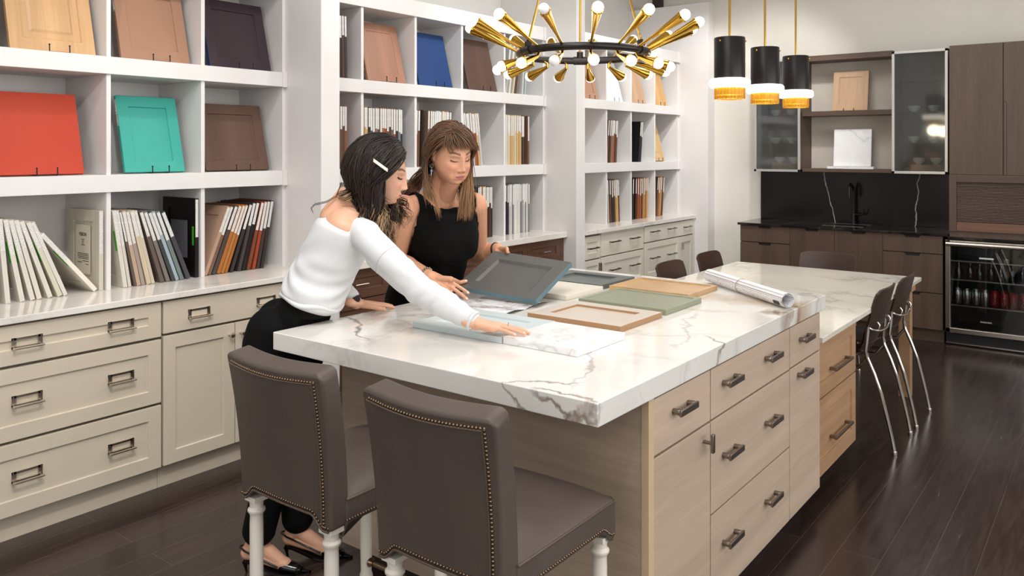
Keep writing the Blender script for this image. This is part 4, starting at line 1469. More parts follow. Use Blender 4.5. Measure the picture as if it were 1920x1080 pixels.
# ================================================================== leather counter stools
def stool(y0, label, who):
    y1 = y0 + .392
    t = thing('counter_stool', label, 'stool', (1.62, (y0 + y1) / 2, 0), 'leather counter stools')
    W_ = y1 - y0

    def zb(u, base=.602):         # scalloped lower edge, u = 0..1 along an edge
        e = min(u, 1 - u) * W_
        q = max(0, min(1, (e - .022) / .05))
        q = q * q * (3 - 2 * q)
        return base + .034 * q + .014 * max(0, 1 - abs(e - .085) / .03) * 0

    def bx_(u, z):               # back surface: bows towards the camera in plan, leans back
        k = (z - .60) / .44
        return 1.402 - .045 * k * k - .026 * math.sin(PI * u) * (0.25 + .75 * k)

    nu, nz = 30, 22
    rows = []
    for j in range(nz + 1):
        r = []
        for i in range(nu + 1):
            u = i / nu
            lo = zb(u); hi = 1.036 - .006 * math.sin(PI * u)
            e = min(u, 1 - u) * W_
            hi -= max(0, .018 - e) ** 2 * 45
            z = lo + (hi - lo) * j / nz
            w = 1 + .05 * ((z - .6) / .44)
            yy = (y0 + y1) / 2 + (u - .5) * W_ * w
            r.append((bx_(u, z) + .034, yy, z))
        rows.append(r)
    bk = put(MB().sheet(rows, thick=.068), 'backrest', M['leather'], t, 50, bev=.009, seg=3)
    # piping welt round the back face
    def bp(u, z, off=-.001):
        w = 1 + .05 * ((z - .6) / .44)
        return Vector((bx_(u, z) + off, (y0 + y1) / 2 + (u - .5) * W_ * w, z))
    ins = .022 / W_
    top = [bp(ins + (1 - 2 * ins) * k / 30, 1.036 - .030 - .006 * math.sin(PI * k / 30)) for k in range(31)]
    right = [bp(ins, zb(ins) + .012 + (1.006 - zb(ins) - .012) * k / 30) for k in range(31)]
    left = [bp(1 - ins, zb(ins) + .012 + (1.006 - zb(ins) - .012) * k / 30) for k in range(31)]
    bot = [bp(ins * .3 + (1 - .6 * ins) * k / 40, zb(ins * .3 + (1 - .6 * ins) * k / 40) + .012) for k in range(41)]
    put(MB().tube([p + Vector((-.002, .006, -.006)) for p in top], .0028, 8).tube([p + Vector((-.002, .007, 0)) for p in right], .0028, 8)
        .tube([p + Vector((0, 0, -.011)) for p in bot], .0035, 8), 'piping', M['piping'], bk, 60)

    def nails(path, name, parent, r=.0042, step=.0098, nrm=Vector((-1, 0, 0))):
        mb = MB(); acc = 0; last = path[0]
        mb.ball(path[0], r, 7, 5, sc=(.8, 1, 1))
        for a, b in zip(path[:-1], path[1:]):
            seg = (b - a).length; s = 0
            while acc + (seg - s) >= step:
                s += step - acc; acc = 0
                mb.ball(a + (b - a) * (s / seg), r, 7, 5)
            acc += seg - s
        return put(mb, name, M['nail'], parent, 180)
    nails([p + Vector((-.001, 0, 0)) for p in top], 'nailhead_trim', bk)
    nails([p + Vector((-.001, 0, 0)) for p in right], 'nailhead_trim', bk)
    nails([p + Vector((-.001, 0, 0)) for p in bot], 'nailhead_trim', bk, .0036)
    # seat
    xs0, xs1 = 1.455, 1.892
    sr = []
    nx = 26
    L_ = xs1 - xs0
    def zs(x):
        e = xs1 - x
        q = max(0, min(1, (e - .020) / .05)); q = q * q * (3 - 2 * q)
        return .577 + .030 * q
    n1 = 26; m1 = 22
    def crown(u, v):
        return .676 + .040 * (max(0, 1 - abs(2 * u - 1) ** 3.2) * max(0, 1 - abs(2 * v - 1) ** 3.2)) ** .6
    vs = []; fs = []
    yy0, yy1 = y0 - .004, y1 + .004
    for i in range(n1 + 1):
        for j in range(m1 + 1):
            u, v = i / n1, j / m1
            vs.append((xs0 + L_ * u, yy0 + (yy1 - yy0) * v, crown(u, v)))
    for i in range(n1):
        for j in range(m1):
            a = i * (m1 + 1) + j
            fs.append((a, a + m1 + 1, a + m1 + 2, a + 1))
    border = [(i, 0) for i in range(n1)] + [(n1, j) for j in range(m1)] + [(i, m1) for i in range(n1, 0, -1)] + [(0, j) for j in range(m1, 0, -1)]
    o_ = len(vs)
    for (i, j) in border:
        x = xs0 + L_ * i / n1; yv = yy0 + (yy1 - yy0) * j / m1
        ex = xs1 - x; ey = min(yv - yy0, yy1 - yv)
        e = max(ex, ey) if j not in (0, m1) else ex
        e = ex if j in (0, m1) else ey
        q = max(0, min(1, (e - .02) / .05)); q = q * q * (3 - 2 * q)
        vs.append((x, yv, .577 + .030 * q))
    nb = len(border)
    for k in range(nb):
        i, j = border[k]; i2, j2 = border[(k + 1) % nb]
        fs.append((i * (m1 + 1) + j, i2 * (m1 + 1) + j2, o_ + (k + 1) % nb, o_ + k))
    fs.append(tuple(o_ + k for k in range(nb)))
    st = put(MB().add(vs, fs), 'seat', M['leather'], t, 50, bev=.006, seg=3)
    put(MB().tube([(xs0, yy0 - .001, .674), (xs1 - .012, yy0 - .001, .674), (xs1 + .001, yy0 + .012, .674), (xs1 + .001, yy1 - .012, .674), (xs1 - .012, yy1 + .001, .674), (xs0, yy1 + .001, .674)], .003, 8), 'piping', M['piping'], st, 60)
    path = [Vector((xs0 + (L_ - .006) * k / 40, yy0 - .001, zs(xs0 + (L_ - .006) * k / 40) + .012)) for k in range(41)]
    nails(path, 'nailhead_trim', st, .0036)
    # legs
    def leg(x, yv, zt, back):
        mb = MB()
        mb.box(x - .024, yv - .024, zt - .014, x + .024, yv + .024, zt)
        prof = [(.019, zt - .022), (.021, zt - .014)]
        prof = [(.015, .0), (.017, .03), (.0185, .17), (.0225, .18), (.021, .19), (.018, .20), (.0195, .26), (.0195, zt - .085), (.0185, zt - .06), (.0205, zt - .052), (.0255, zt - .046), (.0255, zt - .040), (.0195, zt - .034), (.0195, zt - .024), (.0225, zt - .014)]
        mb.lathe((x, yv, 0), prof, 22)
        mb.box(x - .021, yv - .021, .105, x + .021, yv + .021, .165)
        return put(mb, 'leg', M['leg_white'], t, 40, bev=.001)
    P = []
    for (x, yv, zt) in ((1.432, y0 + .03, .602), (1.432, y1 - .03, .602), (1.862, y0 + .028, .585), (1.862, y1 - .028, .585)):
        leg(x, yv, zt, x < 1.6); P.append((x, yv))
    mb = MB()
    for yv in (y0 + .03, y1 - .03):
        mb.box(1.453, yv - .011, .115, 1.841, yv + .011, .152)
    mb.box(1.636, y0 + .041, .118, 1.664, y1 - .041, .150)
    put(mb, 'stretcher', M['leg_white'], t, bev=.002)
    put(MB().tube([(1.862, y0 + .04, .235), (1.862, y1 - .04, .235)], .0075, 12).lathe((1.862, y0 + .046, .235), [(.014, 0), (.016, .004), (.010, .018)], 14, axis=(0, 1, 0)).lathe((1.862, y1 - .046, .235), [(.014, 0), (.016, .004), (.010, .018)], 14, axis=(0, -1, 0)), 'foot_rail', M['nail'], t, 40)
    return t


stool(1.096, 'brown leather counter stool with nailheads, nearer the drawer side of the island', 'B')
stool(1.668, 'brown leather counter stool with nailheads, nearer the young woman', 'A')

# ================================================================== dark chairs round the marble table
M['bent'] = flat('espresso_bent_leather', '#3A271F', .38, var=.08, bump=.1)


def side_chair():
    """faces +Y locally; origin on the floor below the backrest"""
    t = thing('dining_chair', 'x', 'chair', (0, 0, 0), 'dark leather dining chairs with chrome legs')
    prof = [(-.085, .858), (-.065, .78), (-.045, .70), (-.02, .62), (.004, .55), (.035, .498), (.085, .463), (.17, .448), (.30, .447), (.40, .452), (.43, .445)]
    wid = [.198, .202, .198, .185, .150, .145, .185, .205, .21, .20, .185]
    # refine
    pts = []; ws = []
    for i in range(len(prof) - 1):
        for k in range(4):
            f = k / 4
            p0 = prof[max(i - 1, 0)]; p1 = prof[i]; p2 = prof[i + 1]; p3 = prof[min(i + 2, len(prof) - 1)]
            cr = lambda a, b, c, d: .5 * ((2 * b) + (-a + c) * f + (2 * a - 5 * b + 4 * c - d) * f * f + (-a + 3 * b - 3 * c + d) * f ** 3)
            pts.append((cr(p0[0], p1[0], p2[0], p3[0]), cr(p0[1], p1[1], p2[1], p3[1])))
            ws.append(cr(wid[max(i - 1, 0)], wid[i], wid[i + 1], wid[min(i + 2, len(prof) - 1)]))
    pts.append(prof[-1]); ws.append(wid[-1])
    k_ = [i for i, p in enumerate(pts) if p[1] > .56]
    split = max(k_) + 1

    def shell(idx, name):
        rows = []
        for n_, i in enumerate(idx):
            (yy, zz) = pts[i]; w = ws[i]
            r = []
            for c in range(13):
                u = -1 + 2 * c / 12
                drop = 0
                if i < 3:
                    drop = (abs(u) ** 8) * .02 * (3 - i) / 3
                bow = .028 * (u * u) * (1 if zz > .5 else .0)
                lift = .014 * (u * u) if zz <= .5 else 0
                r.append((u * w, yy + bow, zz - drop + lift))
            rows.append(r)
        return put(MB().sheet(rows, thick=.012), name, M['bent'], t, 60, world=False, bev=.002)
    shell(range(0, split + 1), 'backrest')
    shell(range(split, len(pts)), 'seat')
    for s in (-1, 1):
        path = [(s * .196, -.012, .66), (s * .196, -.006, .60), (s * .192, .002, .53), (s * .190, -.005, .49), (s * .190, -.04, .41), (s * .191, -.075, .31), (s * .192, -.105, .19), (s * .193, -.128, .09), (s * .193, -.142, .012)]
        put(MB().tube(path, .0105, 12), 'leg', M['chrome'], t, 60, world=False)
        put(MB().lathe((s * .193, -.142, 0), [(.014, 0), (.015, .012), (.012, .02)], 14), 'foot_cap', M['steel'], t, 40, world=False)
        put(MB().tube([(s * .17, .36, .43), (s * .18, .40, .38), (s * .185, .42, .2), (s * .188, .43, .0)], .0105, 12), 'leg', M['chrome'], t, 60, world=False)
        put(MB().tube([(s * .190, -.004, .49), (s * .185, .04, .43), (s * .18, .2, .425), (s * .17, .36, .43)], .009, 10), 'seat_rail', M['chrome'], t, 60, world=False)
    br = [(.196 * math.cos(a), -.012 - .040 * math.sin(a), .655 - .035 * math.sin(a)) for a in [PI * k / 16 for k in range(17)]]
    put(MB().tube(br, .0075, 10), 'back_brace', M['chrome'], t, 60, world=False)
    for s in (-1, 1):
        put(MB().tube([(s * .12, -.040, .675), (s * .12, -.052, .66), (s * .12, -.046, .628)], .005, 8), 'brace_clip', M['chrome'], t, 60, world=False)
    return t


ch = side_chair()
spots = [((4.818, 1.128, 0), 0, 'dark brown bent leather chair on the aisle side of the table, nearer the island'),
         ((5.335, 1.122, 0), 0, 'dark brown bent leather chair on the aisle side of the table, farther from the island'),
         ((4.97, 2.40, 0), PI, 'dark leather chair back on the far side of the table, left one'),
         ((5.60, 2.40, 0), PI, 'dark leather chair back on the far side of the table, right one'),
         ((6.06, 1.755, 0), PI / 2, 'dark leather chair at the far end of the table, in front of the sink cabinet')]
for i, (p, r, lab) in enumerate(spots):
    c = ch if i == 0 else copy_tree(ch)
    c.location = p; c.rotation_euler = (0, 0, r); c['label'] = lab

# ================================================================== people
VW = Vector((math.cos(TH), math.sin(TH), 0))
RT = Vector((math.sin(TH), -math.cos(TH), 0))


def smooth01(a, b, x):
    t = np.clip((x - a) / (b - a), 0, 1)
    return t * t * (3 - 2 * t)


def head_points(D, age=0):
    """D: unit directions (n,3) -> head surface, x forward, y left, z up, origin mid head"""
    x, y, z = D[:, 0], D[:, 1], D[:, 2]
    rx = np.where(x > 0, .088, .098); ry = .074; rz = np.where(z > 0, .112, .113)
    low = smooth01(.0, -.9, z)
    p = np.where((x > 0), 2.0 + .9 * low, 2.0)
    r = (np.abs(x / rx) ** p + np.abs(y / ry) ** p + np.abs(z / rz) ** p) ** (-1 / p)
    P = D * r[:, None]
    X_, Y_, Z_ = P[:, 0].copy(), P[:, 1].copy(), P[:, 2].copy()
    dn = smooth01(-.01, -.113, Z_)
    Y_ *= 1 - (.40 - .13 * age) * dn ** 1.25
    Y_ *= 1 - .10 * smooth01(.03, .10, X_) * smooth01(-.03, .06, Z_)
    X_ = np.where(X_ < 0, X_ * (1 - .62 * dn), X_)
    fr = smooth01(.02, .06, X_)
    X_ += fr * .010 * smooth01(-.03, -.11, Z_)
    X_ -= fr * .006 * smooth01(.03, .09, Z_)

    def g(y0, z0, sy, sz):
        return np.exp(-((Y_ - y0) / sy) ** 2 - ((Z_ - z0) / sz) ** 2)
    dx = np.zeros_like(X_)
    for s in (-1, 1):
        dx += -.013 * g(s * .031, .000, .017, .013)
        dx += .0042 * g(s * .030, .019, .022, .007)
        dx += .0085 * g(s * .031, -.002, .0115, .0085)
        dx += -.0025 * g(s * .031, -.0085, .012, .0022)
        dx += -.0022 * g(s * .031, .0085, .013, .0025)
        dx += .0085 * g(s * .0125, -.042, .0062, .0068)
        dx += .006 * g(s * .043, -.030, .020, .018)
        dx += -(.0015 + .003 * age) * g(s * .031, -.052, .005, .016)
        dx += -(.001 + .002 * age) * g(s * .031, -.017, .012, .003)
    dx += .0105 * g(0, -.004, .0088, .020)
    dx += .0125 * g(0, -.026, .0100, .014)
    dx += .0165 * g(0, -.0375, .0115, .0090)
    dx += -.006 * g(0, -.051, .012, .004)
    dx += .0060 * g(0, -.066, .028, .019)
    dx += (.0045 - .002 * age) * g(0, -.0612, .019, .0036)
    dx += (.0052 - .002 * age) * g(0, -.0718, .016, .0044)
    dx += -.0052 * g(0, -.0664, .021, .0018)
    dx += -.005 * g(0, -.083, .020, .006)
    dx += .0075 * g(0, -.099, .017, .013)
    X_ += dx * fr
    Y_ += np.where(np.abs(Y_) > .03, np.sign(Y_) * .004 * age * np.exp(-((Z_ + .06) / .03) ** 2) * smooth01(.0, .04, X_), 0)
    return np.stack([X_, Y_, Z_], 1)


def sphere_dirs(nu=150, nv=110):
    D = []
    for j in range(nv + 1):
        ph = PI * j / nv
        for i in range(nu):
            a = 2 * PI * i / nu
            D.append((math.sin(ph) * math.cos(a), math.sin(ph) * math.sin(a), math.cos(ph)))
    F = []
    for j in range(nv):
        for i in range(nu):
            F.append((j * nu + i, (j + 1) * nu + i, (j + 1) * nu + (i + 1) % nu, j * nu + (i + 1) % nu))
    return np.array(D), F


HD, HF = sphere_dirs()


class Head:
    def __init__(s, origin, fwd, up, age=0, scale=1.0):
        f = Vector(fwd).normalized()
        u = Vector(up); u = (u - f * u.dot(f)).normalized()
        l = u.cross(f)
        s.o = Vector(origin); s.f = f; s.l = l; s.u = u; s.sc = scale; s.age = age
        s.R = np.array([[f.x, l.x, u.x], [f.y, l.y, u.y], [f.z, l.z, u.z]])

    def w(s, p):
        return s.o + (s.f * p[0] + s.l * p[1] + s.u * p[2]) * s.sc

    def local(s, V):
        return ((V - np.array(s.o)) @ s.R) / s.sc

    def mesh_world(s):
        P = head_points(HD, s.age)
        V = P * s.sc @ s.R.T + np.array(s.o)
        return V, HF

    def surf(s, y, z, off=0.0):
        """front surface point for local y,z"""
        P = head_points(HD, s.age)
        d = (P[:, 1] - y) ** 2 + (P[:, 2] - z) ** 2 + np.where(P[:, 0] < 0.0, 1, 0)
        i = np.argsort(d)[:4]
        w = 1 / (d[i] + 1e-7); w /= w.sum()
        x = (P[i, 0] * w).sum()
        return s.w((x + off, y, z))


def capsule(mb, p0, p1, r0, r1, seg=18, flat=None, fdir=None):
    """tapered capsule with round ends; flat squeezes the section along fdir"""
    p0 = Vector(p0); p1 = Vector(p1)
    d = p1 - p0
    L = d.length
    t = d.normalized() if L > 1e-6 else Vector((0, 0, 1))
    if fdir is not None:
        a1 = Vector(fdir); a1 = (a1 - t * a1.dot(t)).normalized()
    else:
        a1 = t.orthogonal().normalized()
    a2 = t.cross(a1)
    prof = []
    for k in range(1, 6):
        q = PI / 2 * k / 6
        prof.append((r0 * math.sin(q), -r0 * math.cos(q)))
    for k in range(0, 7):
        f = k / 6
        prof.append((r0 + (r1 - r0) * f, L * f))
    for k in range(5, 0, -1):
        q = PI / 2 * k / 6
        prof.append((r1 * math.sin(q), L + r1 * math.cos(q)))
    fl = flat or 1.0
    vs = []
    for r, h in prof:
        for k in range(seg):
            a = 2 * PI * k / seg
            vs.append(p0 + t * h + a1 * (r * fl * math.cos(a)) + a2 * (r * math.sin(a)))
    fs = []
    for i in range(len(prof) - 1):
        for k in range(seg):
            fs.append((i * seg + k, i * seg + (k + 1) % seg, (i + 1) * seg + (k + 1) % seg, (i + 1) * seg + k))
    fs.append(tuple(reversed(range(seg)))); fs.append(tuple(range((len(prof) - 1) * seg, len(prof) * seg)))
    mb.add(vs, fs)


def loft(mb, rings, seg=40, pw=2.3):
    """rings: (centre, axis a (Vector with length), axis b); superellipse sections, closed with domed ends"""
    R = []
    n = len(rings)
    out = []
    for i in range(n - 1):
        for k in range(5):
            f = k / 5
            g = lambda q: [rings[max(i - 1, 0)][q], rings[i][q], rings[i + 1][q], rings[min(i + 2, n - 1)][q]]
            c = []
            for q in range(3):
                a, b, c2, d = [Vector(x) for x in g(q)]
                c.append(.5 * ((2 * b) + (c2 - a) * f + (2 * a - 5 * b + 4 * c2 - d) * f * f + (3 * b - a - 3 * c2 + d) * f ** 3))
            out.append(c)
    out.append([Vector(x) for x in rings[-1]])
    t0 = (out[0][0] - out[1][0]).normalized(); t1 = (out[-1][0] - out[-2][0]).normalized()
    dome = []
    for k in (3, 2, 1):
        q = PI / 2 * k / 4
        m = min(out[0][1].length, out[0][2].length) * .45
        dome.append([out[0][0] + t0 * m * math.sin(q), out[0][1] * math.cos(q), out[0][2] * math.cos(q)])
    tail = []
    for k in (1, 2, 3):
        q = PI / 2 * k / 4
        m = min(out[-1][1].length, out[-1][2].length) * .45
        tail.append([out[-1][0] + t1 * m * math.sin(q), out[-1][1] * math.cos(q), out[-1][2] * math.cos(q)])
    out = dome + out + tail
    vs = []
    for c, a, b in out:
        for k in range(seg):
            th = 2 * PI * k / seg
            cx, sx = math.cos(th), math.sin(th)
            cx = math.copysign(abs(cx) ** (2 / pw), cx); sx = math.copysign(abs(sx) ** (2 / pw), sx)
            vs.append(c + a * cx + b * sx)
    fs = []
    for i in range(len(out) - 1):
        for k in range(seg):
            fs.append((i * seg + k, i * seg + (k + 1) % seg, (i + 1) * seg + (k + 1) % seg, (i + 1) * seg + k))
    fs.append(tuple(reversed(range(seg)))); fs.append(tuple(range((len(out) - 1) * seg, len(out) * seg)))
    mb.add(vs, fs)


def fuse(mb, voxel, iters, name):
    """one continuous skin out of overlapping closed volumes"""
    me = bpy.data.meshes.new(name + '_src')
    me.from_pydata(mb.v, [], mb.f)
    bm = bmesh.new(); bm.from_mesh(me)
    bmesh.ops.recalc_face_normals(bm, faces=bm.faces)
    bm.to_mesh(me); bm.free()
    o = bpy.data.objects.new(name + '_src', me)
    COL.objects.link(o)
    m = o.modifiers.new('r', 'REMESH'); m.mode = 'VOXEL'; m.voxel_size = voxel; m.adaptivity = 0
    if iters:
        k = o.modifiers.new('s', 'SMOOTH'); k.factor = .5; k.iterations = iters
    dg = bpy.context.evaluated_depsgraph_get()
    dg.update()
    out = bpy.data.meshes.new_from_object(o.evaluated_get(dg))
    out.name = name
    bpy.data.objects.remove(o)
    for p in out.polygons:
        p.use_smooth = True
    return out


def coords(me):
    a = np.empty(len(me.vertices) * 3, dtype=np.float64)
    me.vertices.foreach_get('co', a)
    return a.reshape(-1, 3)


def set_coords(me, V):
    me.vertices.foreach_set('co', V.reshape(-1).astype(np.float32))
    me.update()


def normals(me):
    a = np.empty(len(me.vertices) * 3, dtype=np.float64)
    me.vertices.foreach_get('normal', a)
    return a.reshape(-1, 3)


def set_tint(me, Cc):
    at = me.color_attributes.new('tint', 'FLOAT_COLOR', 'POINT')
    buf = np.ones((len(me.vertices), 4), dtype=np.float32)
    buf[:, :3] = Cc
    at.data.foreach_set('color', buf.reshape(-1))


def tint_mat(name, rough, sss=0.0, sssr=(1, .35, .2), spec=.4, aniso=False, coat=0, nscale=90, namp=.06, bump=0):
    t = NT(name)
    at = t.t.nodes.new('ShaderNodeAttribute')
    at.attribute_name = 'tint'
    n = t.noise(t.coord(), nscale, 3)
    c = t.mix(1.0, at.outputs['Color'], t.ramp(n, [(.3, (1 - namp, 1 - namp, 1 - namp, 1)), (.7, (1, 1, 1, 1))]), 'MULTIPLY')
    t.set(Base__Color=c, Roughness=rough, Specular__IOR__Level=spec)
    if sss:
        t.set(Subsurface__Weight=sss, Subsurface__Radius=sssr, Subsurface__Scale=.012)
    if bump:
        t.bump(n, bump, .002)
    return t.m


M['skin'] = tint_mat('skin', .48, .08, nscale=60, namp=.07)
M['hairm'] = tint_mat('hair_strands', .46, spec=.35, nscale=300, namp=.25)
M['knit'] = flat('white_knit', '#D2D1D1', .85, var=.015, scale=30, bump=.12)
M['blackcloth'] = flat('black_cloth', '#070606', .85, var=.1, bump=.1, Specular__IOR__Level=.15)
M['blackshoe'] = flat('black_patent', '#0B0A0A', .18)


def c3(h):
    return np.array(lin(h)[:3])


def paint_skin(me, head, skin, lip, brow, blush, nails=(), nailc='#E8B8A8', lid='#B98673'):
    V = coords(me)
    n = len(V)
    Cc = np.tile(c3(skin), (n, 1))
    if head is not None:
        P = head.local(V)
        X_, Y_, Z_ = P[:, 0], P[:, 1], P[:, 2]
        near = (X_ > .02) & (np.abs(Z_) < .13) & (np.abs(Y_) < .08)

        def blend(m, col, k=1.0):
            m = (np.clip(m, 0, 1) * k * near)[:, None]
            Cc[:] = Cc * (1 - m) + c3(col) * m
        for s in (-1, 1):
            blend(np.exp(-((Y_ - s * .045) / .020) ** 2 - ((Z_ + .030) / .018) ** 2), blush, .45)
            bz = .0235 + .006 * np.exp(-((np.abs(Y_) - .036) / .016) ** 2)
            blend(smooth01(.0052, .0026, np.abs(Z_ - bz)) * ((Y_ * s > .013) & (Y_ * s < .050)), brow, .95)
            blend(np.exp(-((Y_ - s * .031) / .0145) ** 4 - ((Z_ + .0055) / .0022) ** 2), '#4A2E26', .75)
            blend(np.exp(-((Y_ - s * .0135) / .004) ** 2 - ((Z_ + .046) / .003) ** 2), '#7A4234', .6)
            blend(np.exp(-((Y_ - s * .031) / .014) ** 4 - ((Z_ - .003) / .007) ** 4), lid, .5)
        w = .0215
        m = (np.abs(Y_) < w) * smooth01(.0095, .0070, np.abs(Z_ + .0668) + (np.abs(Y_) / w) ** 2 * .007)
        blend(m, lip, .85)
        m2 = (np.abs(Y_) < .021) * smooth01(.0016, .0006, np.abs(Z_ + .0664))
        blend(m2, '#6E332E', .8)
    for (pos, r) in nails:
        d = np.linalg.norm(V - np.array(pos), axis=1)
        m = smooth01(r, r * .7, d)[:, None]
        Cc = Cc * (1 - m) + c3(nailc) * m
    set_tint(me, Cc)


FL = {'index': (.043, .026, .021), 'middle': (.047, .029, .022), 'ring': (.043, .027, .021), 'pinky': (.034, .021, .018)}


def hand(mb, wrist, d, n, right=True, sc=1.0, spread=(6, 1, -4, -10), curl=((8, 12, 10),) * 4, thumb=None, arch=0.0, thumb_dir=None, wr=.027):
    """palm, four bent fingers of unequal length and a thumb from the side of the palm; returns fingertip positions"""
    w = Vector(wrist); d = Vector(d).normalized(); n = Vector(n); n = (n - d * n.dot(d)).normalized()
    th = n.cross(d) if right else d.cross(n)
    tips = []
    offs = (.027, .009, -.009, -.0265)
    base = (.083, .086, .081, .073)
    for k in range(4):
        kn = w + d * base[k] * sc + th * offs[k] * sc + n * (.002 * (1 if k in (1, 2) else -1))
        capsule(mb, w + th * offs[k] * .62 * sc + d * .004, kn, .0150 * sc, .0108 * sc, 14)
        capsule(mb, w + th * offs[k] * .45 * sc + d * .02 - n * .006, kn - d * .012 - n * .005, .0145 * sc, .0115 * sc, 14)
        nm = ('index', 'middle', 'ring', 'pinky')[k]
        a = math.radians(spread[k])
        fd = (d * math.cos(a) + th * math.sin(a)).normalized()
        ax = fd.cross(n).normalized()      # bending axis
        cur = kn; up = n
        r = {0: .0086, 1: .0088, 2: .0083, 3: .0074}[k] * sc
        for j in range(3):
            q = math.radians(-curl[k][j])
            rot = Matrix.Rotation(q if True else -q, 3, ax)
            fd = (rot @ fd).normalized()
            nx = cur + fd * FL[nm][j] * sc
            capsule(mb, cur, nx, r * (1 - .07 * j), r * (1 - .07 * (j + 1)), 12)
            cur = nx
        tips.append((cur, fd, r))
    if thumb is None:
        td = thumb_dir if thumb_dir is not None else (d * .75 + th * .66 - n * .12)
        td = Vector(td).normalized()
        t0 = w + d * .014 * sc + th * .019 * sc - n * .003
        t1 = t0 + (td * .6 + th * .35).normalized() * .042 * sc
        t2 = t1 + td * .032 * sc
        t3 = t2 + (td * .85 + d * .35).normalized() * .024 * sc
    else:
        t0, t1, t2, t3 = [Vector(p) for p in thumb]
    capsule(mb, t0, t1, .0145 * sc, .0115 * sc, 14)
    capsule(mb, t1, t2, .0110 * sc, .0098 * sc, 14)
    capsule(mb, t2, t3, .0098 * sc, .0080 * sc, 14)
    capsule(mb, w - d * .03, w + d * .02, wr * sc, wr * .98 * sc, 16, flat=.68, fdir=n)
    tips.append((t3, (t3 - t2).normalized(), .009 * sc))
    return tips


def nails_of(tips, n):
    n = Vector(n).normalized()
    return [(t + f * .001 + n * r * .9, .0062) for t, f, r in tips]


def strands(name, paths, cols, radii, parent, seg=4, mat=None, extra=None, flat=.8):
    """paths: list of point lists, cols: list of (root rgb, tip rgb, start)"""
    mb = MB(); Cc = []
    for P, (c0, c1, st), r in zip(paths, cols, radii):
        n = len(P)
        rr = [r * (.55 + .45 * min(1, i / 3)) * (1 - .80 * max(0, (i / (n - 1) - .45) / .55) ** 1.4) for i in range(n)]
        mb.tube(P, rr, seg, flat=flat)
        for i in range(n):
            f = max(0, min(1, (i / (n - 1) - st) / .35)); f = f * f * (3 - 2 * f)
            c = c0 * (1 - f) + c1 * f
            Cc += [c] * seg
    if extra is not None:
        V, F, c = extra
        mb.add(V, F)
        Cc += [c] * len(V)
    me = bpy.data.meshes.new(name)
    me.from_pydata(mb.v, [], mb.f)
    for p in me.polygons:
        p.use_smooth = True
    set_tint(me, np.array(Cc))
    me.materials.append(mat or M['hairm'])
    return link(name, me, parent)


def skull_cap(head, off, keep):
    """shell over the skull; keep(P local)->bool, returns verts, faces"""
    P = head_points(HD, head.age)
    D = HD
    Q = P + D * off
    k = keep(P)
    idx = -np.ones(len(P), int)
    use = set()
    F = []
    for f in HF:
        if all(k[i] for i in f):
            F.append(f); use.update(f)
    use = sorted(use)
    for a, b in enumerate(use):
        idx[b] = a
    V = [tuple(head.w(Q[i])) for i in use]
    F = [tuple(int(idx[i]) for i in f) for f in F]
    return V, F


def over_skull(head, root, az_deg, z_end, off, n=9):
    """path on the skull from a root near the part to azimuth az at height z_end (local); off = layer thickness"""
    a = math.radians(az_deg)
    end = Vector((math.cos(a) * .9, math.sin(a), z_end / .11)).normalized()
    st = Vector(root).normalized()
    pts = []
    for i in range(n):
        t = i / (n - 1)
        q = st.slerp(end, t) if hasattr(st, 'slerp') else st.lerp(end, t)
        q.normalize()
        p = head_points(np.array([[q.x, q.y, q.z]]), 0)[0]
        # ignore facial relief: use the smooth skull radius
        k = off * (.35 + .65 * min(1, t * 2.2))
        pts.append(head.w(Vector(p) + q * (k + .004)))
    return pts


# ------------------------------------------------------------------ the young woman
YW = thing('person', 'person with long dark wavy hair, white off-shoulder sweater and black trousers, reaching over the island', 'person', (1.98, 2.60, 0))
F = Vector((.72, -.69, 0)).normalized(); L = Vector((.69, .72, 0)).normalized()


def ring(c, w, dpt, tilt=0.0, f=F, l=L):
    b = (f * math.cos(tilt) + Z * -math.sin(tilt))
    return (Vector(c), l * w, b * dpt)


hy = Head((2.176, 2.292, 1.523), (.606 * .96 + .06, -.795 * .96 + .05, -.24), (0.10, -.13, 1), 0, 1.05)
mb = MB()
V, Fc = hy.mesh_world()
mb.add([tuple(v) for v in V], Fc)
loft(mb, [ring((1.995, 2.605, .80), .150, .105), ring((1.993, 2.605, .88), .155, .11, .1), ring((2.003, 2.565, .97), .140, .10, .2), ring((2.02, 2.50, 1.06), .118, .085, .3),
          ring((2.055, 2.45, 1.17), .130, .095, .35), ring((2.085, 2.41, 1.27), .150, .100, .4), ring((2.098, 2.392, 1.33), .155, .085, .4), ring((2.108, 2.38, 1.372), .105, .062, .4)])
neck0 = Vector((2.106, 2.382, 1.375)); neck1 = hy.w((-.022, 0, -.07))
capsule(mb, neck0, neck1, .056, .050, 24)
capsule(mb, neck0 - Z * .03 - F * .02, neck0 + (neck1 - neck0) * .4 - F * .01, .062, .052, 24)
capsule(mb, (2.0554, 2.4175, 1.3500), (2.0850, 2.3786, 1.4234), .058, .050, 24)
capsule(mb, (2.0554, 2.4175, 1.3418), (2.0476, 2.3122, 1.3359), .050, .036, 24)
RS = Vector((2.045, 2.232, 1.288)); LS = Vector((2.245, 2.50, 1.325))
RE = Vector((2.070, 1.985, 1.118)); RW = Vector((2.118, 1.765, 1.020))
LE = Vector((2.165, 2.655, 1.155)); LW = Vector((2.195, 2.452, .998))
capsule(mb, Vector((2.10, 2.37, 1.34)), RS, .042, .046); capsule(mb, Vector((2.11, 2.40, 1.35)), LS, .050, .052)
